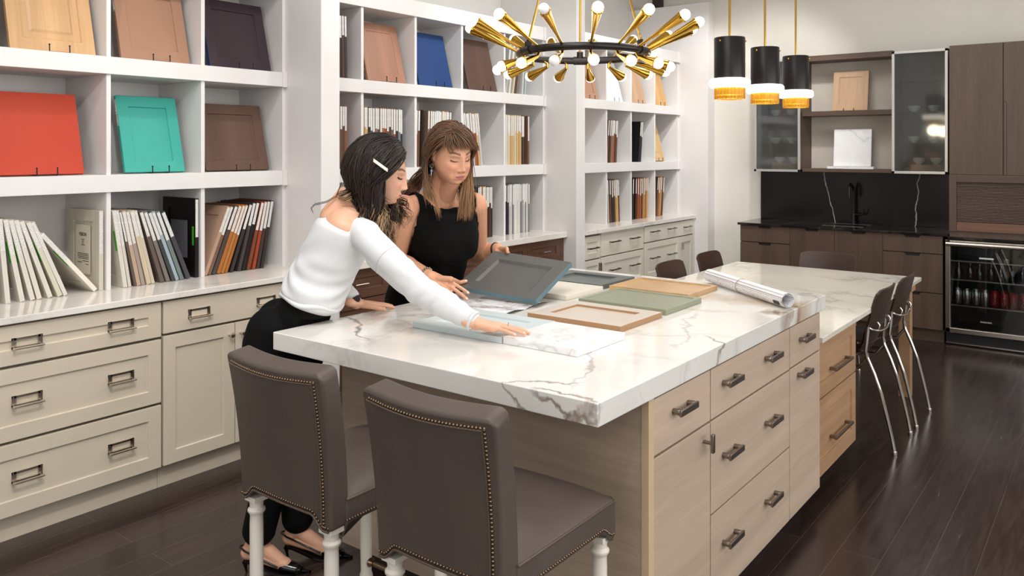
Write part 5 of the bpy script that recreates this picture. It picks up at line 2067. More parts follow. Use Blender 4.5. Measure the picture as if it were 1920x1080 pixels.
for a, b, c, r0, r1, r2 in ((RS, RE, RW, .046, .037, .025), (LS, LE, LW, .048, .037, .025)):
    capsule(mb, a, b, r0, r1); capsule(mb, b, b + (c - b) * .4, r1, r1 * .95); capsule(mb, b + (c - b) * .3, c, r1 * .96, r2)
tips_r = hand(mb, RW, (.095, -.135, -.022), (.02, -.03, 1), True, .98, (3, -3, -8, -27), ((2, 3, 4), (3, 4, 4), (3, 5, 5), (2, 4, 4)), thumb_dir=(.12, -.06, -.05))
tips_l = hand(mb, LW, (.165, -.012, -.030), (.1, 0, 1), False, .96, (8, 2, -4, -10), ((0, 5, 5),) * 4)
# legs
RH = Vector((1.930, 2.545, .88)); LH = Vector((2.055, 2.665, .88))
RK = Vector((1.915, 2.570, .49)); LK = Vector((2.045, 2.640, .48))
RA = Vector((1.868, 2.645, .125)); LA = Vector((2.035, 2.615, .12))
for h_, k_, a_ in ((RH, RK, RA), (LH, LK, LA)):
    capsule(mb, h_, k_, .082, .055); capsule(mb, k_, k_ + (a_ - k_) * .35, .052, .050); capsule(mb, k_ + (a_ - k_) * .3, a_, .050, .031)
FT = Vector((.59, -.81, 0))
toes = []
for a_, toe in ((RA, Vector((1.962, 2.512, .012))), (LA, Vector((2.133, 2.472, .012)))):
    heel = Vector((a_.x, a_.y, .075)) - FT * .035
    capsule(mb, a_, heel, .033, .027)
    capsule(mb, heel, toe - FT * .055 + Z * .022, .026, .026, flat=.9, fdir=Z)
    capsule(mb, a_ - Z * .01, toe - FT * .07 + Z * .03, .030, .024)
    capsule(mb, toe - FT * .06 + Z * .02, toe, .026, .012, flat=.6, fdir=Z)
    toes.append((a_, heel, toe))
me = fuse(mb, .0028, 3, 'body')
V = coords(me)
rr_b = np.linalg.norm(V[:, :2] - np.array((2.0, 2.60)), axis=1)
inn = (V[:, 2] < 1.05) & (V[:, 2] > .62) & (rr_b < .26) & (np.linalg.norm(V - np.array(LW), axis=1) > .10)
kk = np.where(inn, .82, 1.0)
V[:, 0] = 2.0 + (V[:, 0] - 2.0) * kk; V[:, 1] = 2.60 + (V[:, 1] - 2.60) * kk
hit = (V[:, 1] < 2.476) & (V[:, 2] > .85) & (V[:, 2] < .958) & (np.abs(V[:, 0] - 2.0) < .16)
V[hit, 1] = 2.476
set_coords(me, V)
paint_skin(me, hy, '#D9A588', '#C06C66', '#5A3E30', '#E09A84', nails_of(tips_r, Z) + nails_of(tips_l, Z), '#F0D3C8')
me.materials.append(M['skin'])
link('body', me, YW)

# sweater
mb = MB()
loft(mb, [ring((2.020, 2.505, 1.035), .150, .118, .25), ring((2.022, 2.503, 1.055), .155, .124, .3), ring((2.04, 2.475, 1.13), .140, .120, .35), ring((2.062, 2.443, 1.20), .150, .118, .38),
          ring((2.085, 2.410, 1.28), .165, .118, .42), ring((2.093, 2.400, 1.306), .166, .108, .42), ring((2.097, 2.396, 1.318), .150, .092, .42)], pw=2.2)
capsule(mb, Vector((2.075, 2.335, 1.312)), RS + Z * .008, .054, .056); capsule(mb, Vector((2.13, 2.43, 1.32)), LS, .058, .062)
capsule(mb, RS, RS.lerp(RE, .6), .056, .053); capsule(mb, RS.lerp(RE, .5), RE, .053, .053); capsule(mb, RE, RE.lerp(RW, .5), .053, .047); capsule(mb, RE.lerp(RW, .4), RE.lerp(RW, .90), .051, .034)
capsule(mb, RS.lerp(RE, .2) - Z * .040, RE - Z * .006, .040, .050)
capsule(mb, LS, LE, .060, .060); capsule(mb, LE, LE.lerp(LW, .85), .058, .034)
sw = fuse(mb, .005, 8, 'sweater')
V = coords(sw); N = normals(sw)
sp = (V - np.array((2.02, 2.50, 1.04))) @ np.array(Vector((.15, -.20, 1)).normalized())
sd = V @ np.array(L); fd_ = V @ np.array(F)
tors = np.exp(-((np.linalg.norm(V[:, :2] - np.array((2.03, 2.48)), axis=1)) / .22) ** 4)
fold = .0042 * np.sin(sp * 95 + 7 * np.sin(sd * 9) + 3 * fd_) * np.exp(-((sp - .06) / .07) ** 2) * tors
fold += .0026 * np.sin(sp * 60 + sd * 38 + 2) * np.exp(-((sp - .16) / .10) ** 2) * tors
al = (V - np.array(RS)) @ np.array((RW - RS).normalized()); armm = ((al > .10) & (al < .52)).astype(float) * (V[:, 1] < 2.2)
fold += armm * (.0022 * np.sin(al * 55 + 4 * np.sin(V @ np.array((14., 9., 30.)))) * np.exp(-((al - .28) / .12) ** 2) + .0012 * np.sin(al * 120 - V[:, 2] * 50) * (al > .3))
set_coords(sw, V + N * fold[:, None])
sw.materials.append(M['knit'])
swo = link('sweater', sw, YW)
# ribbed waistband roll and cuff
def oval(c, a, b, n=48):
    return [Vector(c) + Vector(a) * math.cos(2 * PI * k / n) + Vector(b) * math.sin(2 * PI * k / n) for k in range(n)]
r0 = ring((2.019, 2.508, 1.032), .148, .117, .25)
put(MB().tube([p + Z * .006 * math.sin(5 * k * 2 * PI / 48) for k, p in enumerate(oval(*r0))], .010, 10, closed=True), 'sweater_hem', M['knit'], swo, 180)
dd = (RW - RE).normalized(); q1 = dd.orthogonal().normalized(); q2 = dd.cross(q1)
cw = RE.lerp(RW, .94)
put(MB().tube([cw + q1 * .031 * math.cos(2 * PI * k / 36) + q2 * .036 * math.sin(2 * PI * k / 36) for k in range(36)], .0055, 8, closed=True), 'cuff', M['knit'], swo, 180)
def seam(me_, c_, ax_, name, parent, r_=.0011, n_=40):
    """stitched line where a plane cuts the garment round a sleeve"""
    Vv = coords(me_) - np.array(c_)
    ax_ = Vector(ax_).normalized(); a1 = ax_.orthogonal().normalized(); a2 = ax_.cross(a1)
    tt = Vv @ np.array(ax_); pa = Vv @ np.array(a1); pb = Vv @ np.array(a2)
    rad = np.hypot(pa, pb); sel = (np.abs(tt) < .007) & (rad < .10)
    ang = np.arctan2(pb, pa)
    pts = []
    for k in range(n_):
        q = -PI + 2 * PI * k / n_
        d_ = np.abs((ang - q + PI) % (2 * PI) - PI)
        m_ = sel & (d_ < .12)
        if m_.any():
            rr = rad[m_].mean()
            pts.append(Vector(c_) + (a1 * math.cos(q) + a2 * math.sin(q)) * (rr + .0004))
    if len(pts) > 8:
        put(MB().tube(pts, r_, 6, closed=True), name, M['seam'], parent, 180)


M['seam'] = flat('knit_seam_shadow', '#B9B6B4', .9)
seam(sw, RS.lerp(RE, .42), RE - RS, 'sleeve_seam', swo)
# trousers
mb = MB()
loft(mb, [ring((1.998, 2.600, .78), .155, .118), ring((1.993, 2.600, .86), .165, .122, .1), ring((2.003, 2.575, .94), .155, .116, .18), ring((2.015, 2.52, 1.03), .130, .100, .25), ring((2.018, 2.512, 1.045), .126, .096, .25)])
for s, h_ in ((-1, RH), (1, LH)):
    capsule(mb, h_ - F * .065 - Z * .01, h_ - F * .055 + Z * .04, .100, .096)
for h_, k_, a_ in ((RH, RK, RA), (LH, LK, LA)):
    capsule(mb, h_, k_, .096, .072)
    e = k_.lerp(a_, .90)
    capsule(mb, k_, e, .072, .062)
    loft(mb, [(k_, X * .07, Y * .07), (k_.lerp(a_, .5), X * .067, Y * .067), (e + Z * .01, X * .062, Y * .062), (e - Z * .012, X * .061, Y * .061)], seg=24, pw=2)
tr = fuse(mb, .006, 8, 'trousers')
# keep the hips clear of the island slab
V = coords(tr)
hit = (V[:, 1] < 2.452) & (V[:, 2] > .86) & (V[:, 2] < .975)
V[hit, 1] = 2.452
set_coords(tr, V)
tr.materials.append(M['blackcloth'])
link('trousers', tr, YW)
# shoes
for (a_, heel, toe) in toes:
    sh = thing('slingback_shoe', 'x', 'x', toe)
    for k in ('label', 'category'):
        del sh[k]
    sh.parent = YW; sh.matrix_parent_inverse = YW.matrix_basis.inverted()
    mb = MB()
    side_ = FT.cross(Z)
    hb = heel + Z * -.030 - FT * .012
    rows = []
    for i in range(9):
        t_ = i / 8
        c_ = hb.lerp(Vector((toe.x, toe.y, .004)), t_) + FT * (.045 * t_)
        zz = (hb.z) * (1 - smooth01(0, .62, np.array(t_))) + .004
        w_ = .024 + .012 * math.sin(PI * min(1, t_ * 1.1)) - .030 * max(0, (t_ - .7) / .3) ** 1.5
        rows.append([Vector((c_.x, c_.y, zz)) + side_ * w_ * u for u in (-1, -.5, 0, .5, 1)])
    mb.sheet(rows, thick=.007)
    capsule(mb, toe - FT * .030 + Z * .010, toe + FT * .035 - Z * .004, .0285, .006, flat=.62, fdir=Z)
    capsule(mb, toe - FT * .055 + Z * .016, toe - FT * .01 + Z * .006, .029, .027, flat=.70, fdir=Z)
    mb.tube([hb - Z * .002, hb + Vector((0, 0, -.03)) + FT * .004, Vector((hb.x, hb.y, .0)) + FT * .008], [.011, .005, .004], 10)
    for s in (-1, 1):
        mb.tube([heel - FT * .030 + Z * .022 + side_ * s * .004, heel + side_ * s * .031 + Z * .018, toe - FT * .075 + side_ * s * .029 + Z * .022], .0035, 8)
    put(mb, 'shoe_upper', M['blackshoe'], sh, 60)
# watch and bracelet on the far wrist, ring
dw = (LW - LE).normalized(); q1 = dw.orthogonal().normalized(); q2 = dw.cross(q1)
cb = LW - dw * .012
put(MB().tube([cb + q1 * .029 * math.cos(2 * PI * k / 30) + q2 * .026 * math.sin(2 * PI * k / 30) for k in range(30)], .0035, 8, closed=True).lathe(cb + Vector((-.01, -.026, .012)), [(.012, -.004), (.013, 0), (.012, .004)], 18, axis=(-.3, -.8, .5)), 'wristwatch', M['black_metal'], YW, 40)
rt_, rd_, rr_ = tips_r[1]
rp = rt_ - rd_ * .075 
put(MB().tube([rp + n_ for n_ in [rd_.orthogonal().normalized() * .0097 * math.cos(2 * PI * k / 20) + rd_.cross(rd_.orthogonal().normalized()) * .0097 * math.sin(2 * PI * k / 20) for k in range(20)]], .0011, 6, closed=True), 'gold_ring', M['brass'], YW, 60)

# face details
def lash(head, s, drop=-.0075, wid=.0135, r=.0009, n=9, name='eyelashes', parent=None, col=None, arc=.0035, wing=.002):
    pts = []
    for k in range(n):
        u = -1 + 2 * k / (n - 1)
        y = s * (.031 + wid * u)
        z = drop + arc * u * u + (wing * max(0, u) ** 2)
        pts.append(head.surf(y, z, .0012))
    mb = MB().tube(pts, [r * (.5 + 1.0 * (k / (n - 1))) for k in range(n)], 6)
    for k in range(2, n):
        u = -1 + 2 * k / (n - 1)
        p = pts[k]
        mb.tube([p, p + head.f * .0045 + head.l * s * .003 * u - head.u * .0015], [.0005, .0002], 4)
    return put(mb, name, col or M['blackcloth'], parent, 60)


for s in (-1, 1):
    lash(hy, s, -.0062, .0135, .0017, parent=YW)

# hair of the young woman
rng = random.Random(3)
paths = []; cols = []; radii = []
dk = c3('#1C120E'); dk2 = c3('#33221A'); bl = c3('#A98A66'); bl2 = c3('#7A5B41')
A_near = (2.1472, 2.2309, 1.2768); A_back = (2.1056, 2.2360, 1.3359); A_far = (2.2586, 2.2663, 1.3357)
CL = [(rng.uniform(0, 6.28), rng.gauss(0, .016), rng.gauss(0, .016), rng.uniform(-.045, .07), rng.uniform(.014, .023), rng.random()) for _ in range(26)]
for k in range(1400):
    side = -1 if k % 4 else 1           # mostly the near (right) side
    lay = rng.random()
    if side < 0:
        azd = -rng.uniform(74, 178)
        root = (rng.uniform(-.35, .75), rng.uniform(-.05, .10), 1)
        zend = -.045 - .02 * rng.random()
        if azd > -92: zend = -.01
    else:
        azd = rng.uniform(80, 178)
        root = (rng.uniform(-.3, .6), rng.uniform(0, .15), 1)
        zend = -.05
    off = .008 + .026 * lay + (.012 if abs(azd) > 100 else 0)
    P = over_skull(hy, root, azd, zend, off)
    E_ = P[-1]
    ci = int((abs(azd) - 70) / 110 * 13) % 13 + (13 if side > 0 else 0)
    cph, cgx, cgy, cz, camp, chl = CL[ci if rng.random() < .8 else rng.randrange(26)]
    if side < 0:
        f = smooth01(70, 175, np.array(abs(azd)))
        tgt = Vector(A_near).lerp(Vector(A_back), float(f)) + Vector((cgx + rng.gauss(0, .008), cgy + rng.gauss(0, .008), cz + rng.uniform(-.02, .04)))
        if abs(azd) > 155 and rng.random() < .14:
            tgt = Vector((2.0288, 2.3203, 1.4163)) + Vector((rng.gauss(0, .008), rng.gauss(0, .008), rng.uniform(-.01, .02)))
    else:
        tgt = Vector(A_far) + Vector((cgx * 1.1 + rng.gauss(0, .008), cgy * 1.1 + rng.gauss(0, .008), cz * .6 + rng.uniform(-.02, .03)))
    T0 = (P[-1] - P[-2]).normalized()
    dist = (tgt - E_).length
    c1 = E_ + (T0 * .55 - Z * .6) * dist * .5
    c2 = tgt + Z * dist * .33 - Vector((.606, -.795, 0)) * .03 * (1 if side < 0 else 0)
    n = 22
    sx = Vector((.606, -.795, 0)); sy = Vector((.795, .606, 0))
    for i in range(1, n + 1):
        t_ = i / n
        b = (1 - t_) ** 3 * E_ + 3 * (1 - t_) ** 2 * t_ * c1 + 3 * (1 - t_) * t_ * t_ * c2 + t_ ** 3 * tgt
        w_ = camp * min(1, max(0, t_ - .15) * 2.2)
        b = b + sx * (w_ * math.sin(cph + t_ * 8.5)) + sy * (w_ * .9 * math.cos(cph + t_ * 8.5))
        P.append(b)
    paths.append(P)
    hl = chl * .75 + rng.random() * .25 + (.22 if side > 0 else 0)
    cols.append((dk if rng.random() < .7 else dk2, bl if hl < .40 else (bl2 if hl < .72 else dk2), rng.uniform(.46, .64)))
    radii.append(rng.uniform(.0022, .0034))
# front sweep from the part to behind the temple, hides the ear
for k in range(190):
    t_ = k / 189
    root = (.80 - .5 * t_, .06, 1)
    P = over_skull(hy, root, -(62 + 40 * t_), .030 - .05 * t_, .008 + .006 * rng.random(), 12)
    e = P[-1]
    for i in range(1, 8):
        P.append(e + hy.w((-.004 * i - .028 * (i / 7), -.004, -.012 * i)) - hy.w((0, 0, 0)))
    paths.append(P); cols.append((dk, dk2, .8)); radii.append(.0025)
for k in range(24):
    P = over_skull(hy, (.75 - .02 * k, .05, 1), 62 + k * 3, .02, .008, 12)
    e = P[-1]
    for i in range(1, 8):
        P.append(e + hy.w((-.006 * i, .003, -.011 * i)) - hy.w((0, 0, 0)))
    paths.append(P); cols.append((dk, dk2, .8)); radii.append(.0025)
# loose flyaway lock by the shoulder
fly = [(2.0368, 2.3594, 1.4806), (2.0246, 2.3753, 1.4304), (1.9962, 2.3962, 1.4110), (1.9630, 2.4232, 1.4017), (1.9546, 2.4343, 1.3877), (1.9606, 2.4264, 1.3678)]
for j in range(3):
    paths.append([Vector(p) + Vector((0, 0, .003 * j)) for p in fly]); cols.append((dk, dk2, .7)); radii.append(.0016)
cap = skull_cap(hy, .010, lambda P: ~((P[:, 0] > .045 - .045 * smooth01(.02, -.06, P[:, 2]) ) & (P[:, 2] < .062)) & (P[:, 2] > -.075))
strands('hair', paths, cols, radii, YW, extra=(cap[0], cap[1], dk))
# hair clip
c0_ = Vector((2.0695, 2.2175, 1.5698)); c1_ = Vector((2.1063, 2.1856, 1.5341))
lc = hy.local(np.array([c0_, c1_]))
a_ = Vector((2.0591, 2.2063, 1.5700)); b_ = Vector((2.0993, 2.1783, 1.5343))
mb = MB()
for k in range(15):
    p = a_.lerp(b_, k / 14)
    for j in (-1, 0, 1):
        mb.ball(p + Z * .0042 * j, .0027, 8, 5)
mb.tube([a_ + (hy.l * .003), b_ + (hy.l * .003)], .003, 6)
put(mb, 'hair_clip', flat('pearl_clip', '#EDE6DC', .2, .2), YW, 180)

# ------------------------------------------------------------------ the held door sample
hp = link('cabinet_door_sample', MB().panel((-.16, -.205, 0), X, Y, Z, .32, .41, .022, .062, .010, bev=.012).mesh('cabinet_door_sample', cmat('#5D5B58', .33)), None)
rv = Vector((0.072, -0.392, 0.072))
hp.rotation_mode = 'QUATERNION'
from mathutils import Quaternion
hp.rotation_quaternion = Quaternion(rv.normalized(), rv.length)
PM = hp.rotation_quaternion.to_matrix()
hp.location = Vector((2.838, 2.153, 1.064)) - PM @ Vector((0, 0, .022))
bevel(hp, .0012)
tag(hp, 'dark grey panelled door sample held up in both hands by the older woman', 'door sample')
hp.data.materials.append(cmat('#5F7B86', .4))
for p in hp.data.polygons:
    if abs(p.normal.z) < .2 and p.area > .003:
        p.material_index = 1


def pw(a, b, c=0):          # point on the held panel: a across (short), b along (long), c above its face
    return Vector((2.838, 2.153, 1.064)) + PM @ Vector((a, b, c))


# ------------------------------------------------------------------ the older woman
OW = thing('person', 'person with brown bangs, drop earring and black sleeveless dress, holding a grey door sample', 'person', (2.79, 2.70, 0))
F = Vector((-.36, -.93, 0)).normalized(); L = Vector((.93, -.36, 0)).normalized()
ho = Head((2.6385, 2.3451, 1.5881), (-.23, -.90, -.27), (-.10, -.27, 1), 1, 1.09)
mb = MB()
V, Fc = ho.mesh_world()
mb.add([tuple(v) for v in V], Fc)
R_ = lambda c, w, d_, t_=0.0: ring(c, w, d_, t_, F, L)
spine = [((2.80, 2.665, .82), .170, .12, 0), ((2.80, 2.655, .92), .175, .125, .08), ((2.785, 2.610, 1.02), .155, .115, .2), ((2.765, 2.555, 1.12), .148, .112, .3), ((2.738, 2.505, 1.22), .162, .118, .3),
         ((2.722, 2.480, 1.30), .172, .105, .25), ((2.718, 2.475, 1.355), .150, .080, .2), ((2.712, 2.468, 1.395), .085, .058, .2)]
loft(mb, [R_(*q) for q in spine])
for s in (-1, 1):      # bust
    c_ = Vector((2.735, 2.50, 1.225)) + F * .075 + L * s * .070
    capsule(mb, c_ - F * .02, c_ - Z * .012, .074, .070)
loft(mb, [R_((2.735, 2.49, 1.17), .150, .150, .1), R_((2.732, 2.49, 1.23), .158, .158, .1), R_((2.728, 2.485, 1.29), .150, .130, .1)])
RS = Vector((2.535, 2.530, 1.345)); LS = Vector((2.878, 2.412, 1.352))
RE = Vector((2.552, 2.612, 1.112)); RW = Vector((2.5397, 2.3758, 1.0647))
LE = Vector((3.040, 2.530, 1.105)); LW = pw(.225, .235, -.034)
nb = Vector((2.706, 2.462, 1.395)); n1 = ho.w((-.026, 0, -.075))
capsule(mb, nb - Z * .03, n1, .062, .056, 24); capsule(mb, nb + F * .012 - Z * .01, ho.w((.035, 0, -.085)), .050, .040, 24)
for s, S_ in ((-1, RS), (1, LS)):
    capsule(mb, nb - Z * .01, nb.lerp(S_, .5) + Z * .012, .050, .040); capsule(mb, nb.lerp(S_, .4), S_, .046, .056)
for a, b, c, r0, r1, r2 in ((RS, RE, RW, .068, .052, .030), (LS, LE, LW, .060, .048, .031)):
    capsule(mb, a, b, r0, r1); capsule(mb, b, b + (c - b) * .4, r1, r1 * .98); capsule(mb, b + (c - b) * .3, c, r1 * .98, r2)
dR = Vector((2.6042, 2.1922, 0.9712)) - RW
nR = -VW * .75 + Z * .55 - RT * .15
tipsR = hand(mb, RW, dR, nR, True, 1.02, (2, -2, -6, -12), ((6, 10, 8), (8, 12, 8), (10, 14, 10), (12, 16, 12)),
             thumb=(RW + dR.normalized() * .035 + Z * .012, Vector((2.5711, 2.2852, 1.0626)), pw(-.148, .190, .011), pw(-.128, .168, .010)))
dL = PM @ Vector((-.62, -.78, -.04)); nL = PM @ Vector((0, 0, -1))
tipsL = hand(mb, LW, dL, nL, False, 1.0, (4, 0, -4, -8), ((12, 14, 10),) * 4,
             thumb=(pw(.215, .205, -.022), pw(.192, .165, -.004), pw(.172, .140, .014), pw(.148, .122, .0095)))
for s, x_ in ((-1, 2.72), (1, 2.87)):
    h_ = Vector((x_, 2.67, .85)); k_ = Vector((x_ - .01, 2.66, .47)); a_ = Vector((x_ - .01, 2.70, .09))
    capsule(mb, h_, k_, .085, .060); capsule(mb, k_, k_.lerp(a_, .4), .056, .054); capsule(mb, k_.lerp(a_, .3), a_, .053, .033)
    capsule(mb, a_ - Z * .01, a_ + Vector((-.03, -.15, -.055)), .034, .024)
    capsule(mb, a_ - Z * .01, a_ + Vector((.005, .03, -.05)), .033, .030)
# ear
for s in (-1, 1):
    e0 = ho.w((-.008, s * .072, .012)); 
    capsule(mb, ho.w((-.014, s * .076, .016)), ho.w((-.006, s * .075, -.018)), .0135, .0085, 16, flat=.5, fdir=ho.l)
me = fuse(mb, .0028, 3, 'body')
paint_skin(me, ho, '#D39B7B', '#B06470', '#6A4A38', '#D08470', nails_of(tipsR, nR), '#EFC9BC', lid='#B98A74')
me.materials.append(M['skin'])
body2 = link('body', me, OW)
# black sleeveless dress: follows the body, cut at neckline and armholes
V = coords(me); N = normals(me)
ctr = np.array((2.725, 2.485, 0)); Ln_ = np.array(L); Fn = np.array(F)
sdv = (V - ctr) @ Ln_; fwv = (V - ctr) @ Fn


def dseg(V, a, b):
    a = np.array(a); b = np.array(b); d = b - a
    t = np.clip(((V - a) @ d) / (d @ d), 0, 1)
    return np.linalg.norm(V - (a + t[:, None] * d), axis=1)


rise = np.abs(sdv)
neck = np.where(fwv > 0, 1.352 + .9 * np.maximum(0, rise - .062), 1.385 + .3 * np.maximum(0, rise - .06))
sp_pts = [np.array(q[0]) for q in spine]
dsp = np.full(len(V), 9.0)
for a__, b__, q in zip(sp_pts[:-1], sp_pts[1:], spine):
    dsp = np.minimum(dsp, dseg(V, a__, b__) / (.145 if abs(q[1]) > .12 else .10))
darm = np.full(len(V), 9.0)
for a__, b__, r__ in ((RS, RE, .062), (LS, LE, .056), (RE, RW, .045), (LE, LW, .043)):
    darm = np.minimum(darm, dseg(V, a__, b__) / r__)
dhand = np.minimum(dseg(V, RW, RW + dR.normalized() * .18), dseg(V, LW, LW + dL.normalized() * .18))
for t_ in tipsR + tipsL:
    dhand = np.minimum(dhand, np.linalg.norm(V - np.array(t_[0]), axis=1))
inarm = (darm < dsp * 1.02) & (V[:, 2] < 1.33)
inarm |= (np.abs(sdv) > .146) & (V[:, 2] > 1.28)
inarm |= (dhand < .055) & (dsp > 1.0)
inarm |= (fwv > .170) & (V[:, 2] < 1.16)
keep = (V[:, 2] < neck) & (V[:, 2] > .50) & ~inarm & (np.linalg.norm(V[:, :2] - np.array((2.77, 2.55)), axis=1) < .36)
idx = -np.ones(len(V), int)
F_ = [tuple(p.vertices) for p in me.polygons]
F_ = [f for f in F_ if all(keep[i] for i in f)]
use = sorted({i for f in F_ for i in f})
for a, b in enumerate(use): idx[b] = a
wr = .0022 * np.sin(V[:, 2] * 60 + sdv * 26 + 4 * np.sin(sdv * 14)) * np.exp(-((V[:, 2] - 1.10) / .10) ** 2)
DV = V + N * (.007 + wr)[:, None]
dm_ = bpy.data.meshes.new('dress')
dm_.from_pydata([tuple(DV[i]) for i in use], [], [tuple(int(idx[i]) for i in f) for f in F_])
for p in dm_.polygons: p.use_smooth = True
dm_.materials.append(M['blackcloth'])
dro = link('dress', dm_, OW)
sm = dro.modifiers.new('s', 'SMOOTH'); sm.factor = .5; sm.iterations = 6
so = dro.modifiers.new('t', 'SOLIDIFY'); so.thickness = .005; so.offset = 1
# flat black shoes
for x_ in (2.71, 2.86):
    mb = MB(); capsule(mb, (x_ + .0, 2.73, .035), (x_ - .03, 2.55, .022), .036, .030, flat=.75, fdir=Z)
    mb.box(x_ - .03, 2.70, 0, x_ + .03, 2.76, .02)
    put(mb, 'shoe', M['blackshoe'], OW, 60)
# jewellery
dw = (RW - RE).normalized(); q1 = dw.orthogonal().normalized(); q2 = dw.cross(q1)
cb = RW - dw * .022
mb = MB()
for k in range(16):
    q = 2 * PI * k / 16
    mb.ball(cb + q1 * .0335 * math.cos(q) + q2 * .0335 * math.sin(q), .0058, 8, 6, sc=(1, 1, 1.2))
put(mb, 'bracelet', metal('aged_silver', '#8F8878', .35), OW, 180)
dw = (LW - LE).normalized(); q1 = dw.orthogonal().normalized(); q2 = dw.cross(q1)
cb = LW - dw * .010
put(MB().tube([cb + q1 * .0325 * math.cos(2 * PI * k / 30) + q2 * .0325 * math.sin(2 * PI * k / 30) for k in range(30)], .005, 8, closed=True), 'black_band', M['black_metal'], OW, 60)
ep = ho.w((-.006, -.0815, -.030))
mb = MB().tube([ep, ep - Z * .008], .0008, 6)
mb.tube([ep - Z * .016 + RT * .0075 * math.cos(2 * PI * k / 20) + Z * .0075 * math.sin(2 * PI * k / 20) for k in range(20)], .0022, 8, closed=True)
mb.ball(ep - Z * .016, .0035, 8, 6)
mb.ball(ep - Z * .030, .0045, 8, 6)
er = put(mb, 'earring', metal('dark_silver', '#6B675F', .3), OW, 180)
put(MB().ball(ep - Z * .037, .0055, 10, 7), 'blue_bead', flat('blue_bead', '#7FA0D8', .2), er, 180)
rt_, rd_, rr_ = tipsR[2]
rp = rt_ - rd_ * .070
o1 = rd_.orthogonal().normalized(); o2 = rd_.cross(o1)
put(MB().tube([rp + o1 * .0100 * math.cos(2 * PI * k / 20) + o2 * .0100 * math.sin(2 * PI * k / 20) for k in range(20)], .0013, 6, closed=True), 'silver_ring', M['chrome'], OW, 60)
for s in (-1, 1):
    lash(ho, s, -.0048, .0130, .0015, parent=OW, col=flat('brown_lash', '#4A332A', .6) if s < 0 else bpy.data.materials['brown_lash'], arc=.003, wing=.001)

# hair
paths = []; cols = []; radii = []
dk = c3('#553C2C'); md = c3('#76543D'); hl_ = c3('#B58A62'); hl2 = c3('#8E6A49')
def add(P, tip=None, r=.0045, st=.55):
    paths.append(P); cols.append((dk if rng.random() < .45 else md, tip if tip is not None else (md if rng.random() < .5 else hl2), st)); radii.append(r)
bez = lambda a, b, c, d, n=16: [(1 - t) ** 3 * a + 3 * (1 - t) ** 2 * t * b + 3 * (1 - t) * t * t * c + t ** 3 * d for t in [i / n for i in range(1, n + 1)]]
# crown, swept back and down to the half-up gather / behind the ears
for k in range(700):
    azd = rng.uniform(86, 180) if rng.random() < .5 else -rng.uniform(100, 180)
    P = over_skull(ho, (rng.uniform(-.1, .75), rng.uniform(-.1, .1), 1), azd, -.01 - .05 * rng.random(), .014 + .016 * rng.random(), 12)
    add(P, r=rng.uniform(.0019, .0030))
# bangs
for k in range(190):
    u = rng.uniform(-1, 1)
    az_ = 10 + u * 56
    P = over_skull(ho, (.30 + rng.uniform(-.2, .2), -.38 + rng.uniform(-.1, .1), 1), az_ - 4, .060 - .022 * max(0, u) ** 2 - .016 * max(0, -u) ** 2 + .026 * rng.random() ** 1.5, .015 + .012 * rng.random(), 13)
    e = P[-1]
    for i in range(1, 6):
        P.append(e + (ho.w((.0012 * i - .0004 * i * i, .0030 * i + .0010 * u * i, -.0034 * i)) - ho.w((0, 0, 0))))
    add(P, hl2 if rng.random() < .6 else md, rng.uniform(.0013, .0021), .5)
# side hair in front of the far temple
for k in range(190):
    azd = rng.uniform(80, 104)
    P = over_skull(ho, (.4, .05, 1), azd, -.005 - .03 * rng.random(), .015 + .010 * rng.random(), 12)
    E_ = P[-1]
    tgt = Vector((2.6612, 2.2823, 1.3164)) + RT * rng.gauss(0, .017) + Vector((0, 0, rng.uniform(-.02, .075)))
    P += bez(E_, E_ - Z * .06 + RT * .004, tgt + Z * .12 + RT * .006, tgt + VW * rng.gauss(0, .008))
    add(P, hl_ if rng.random() < .6 else hl2, rng.uniform(.0016, .0026), .5)
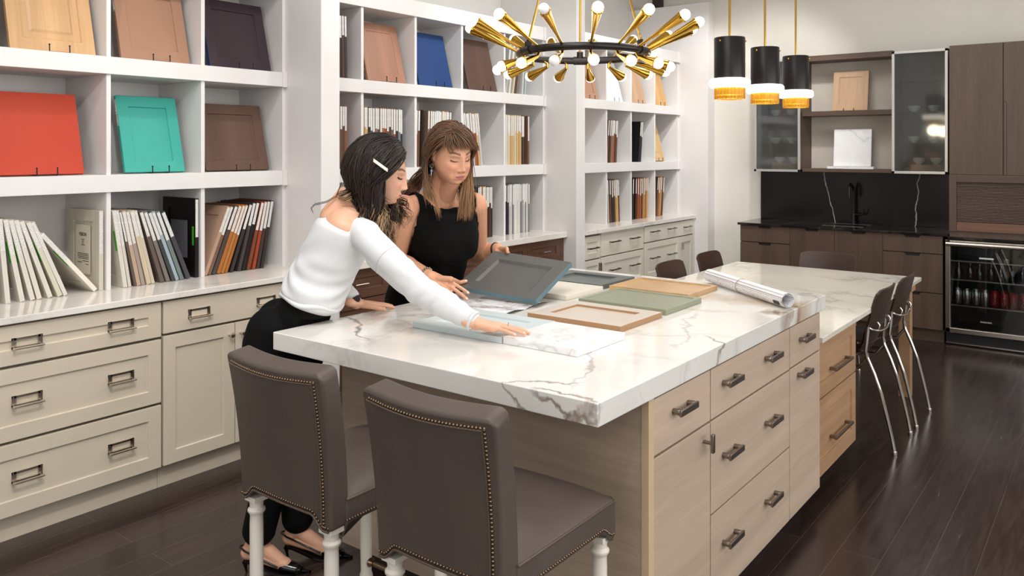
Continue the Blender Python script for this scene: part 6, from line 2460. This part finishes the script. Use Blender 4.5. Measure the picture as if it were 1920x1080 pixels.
# behind the far ear too
for k in range(200):
    azd = rng.uniform(95, 150)
    P = over_skull(ho, (.1, .05, 1), azd, -.04, .015 + .012 * rng.random(), 10)
    E_ = P[-1]
    tgt = Vector((2.7154, 2.3103, 1.3418)) + RT * rng.gauss(0, .018) + Vector((0, 0, rng.uniform(-.03, .06)))
    P += bez(E_, E_ - Z * .07, tgt + Z * .10, tgt)
    add(P, hl_ if rng.random() < .4 else hl2, rng.uniform(.0018, .0028), .5)
# near side: behind the ear, one part over the shoulder to the back, one lock in front
for k in range(360):
    azd = -rng.uniform(108, 165)
    P = over_skull(ho, (.1, -.05, 1), azd, -.035 - .02 * rng.random(), .014 + .012 * rng.random(), 10)
    E_ = P[-1]
    q = rng.random()
    if q < .55:
        tgt = Vector((2.6138, 2.5425, 1.4398)) + RT * rng.gauss(0, .014) + Vector((0, 0, rng.gauss(0, .012)))
        P += bez(E_, E_ - Z * .06 - RT * .02, tgt + Z * .06 + RT * .03, tgt)
        P += bez(tgt, tgt - RT * .02 - Z * .02, tgt - RT * .04 - Z * .02 + VW * .04, tgt - RT * .05 - Z * .07 + VW * .09, 6)
        add(P, md, rng.uniform(.0019, .003), .6)
    elif q < .82:
        tgt = Vector((2.5250, 2.3621, 1.4030)) + RT * rng.gauss(0, .012) + Vector((0, 0, rng.gauss(0, .015)))
        P += bez(E_, E_ - Z * .07 - RT * .006, tgt + Z * .07 - RT * .012, tgt)
        add(P, hl2, rng.uniform(.0017, .0027), .6)
    else:
        tgt = Vector((2.5349, 2.3161, 1.3456)) + RT * rng.gauss(0, .006) + Vector((0, 0, rng.gauss(0, .015)))
        P += bez(E_, E_ - Z * .09 - RT * .012, tgt + Z * .10 - RT * .03, tgt)
        add(P, hl_, rng.uniform(.0014, .0022), .6)
cap = skull_cap(ho, .013, lambda P: ~((P[:, 0] > .015 + .02 * smooth01(-.02, .06, P[:, 2])) & (P[:, 2] < .066)) & (P[:, 2] > -.07) & ~((P[:, 0] > -.035) & (P[:, 2] < .02)))
strands('hair', paths, cols, radii, OW, extra=(cap[0], cap[1], dk))
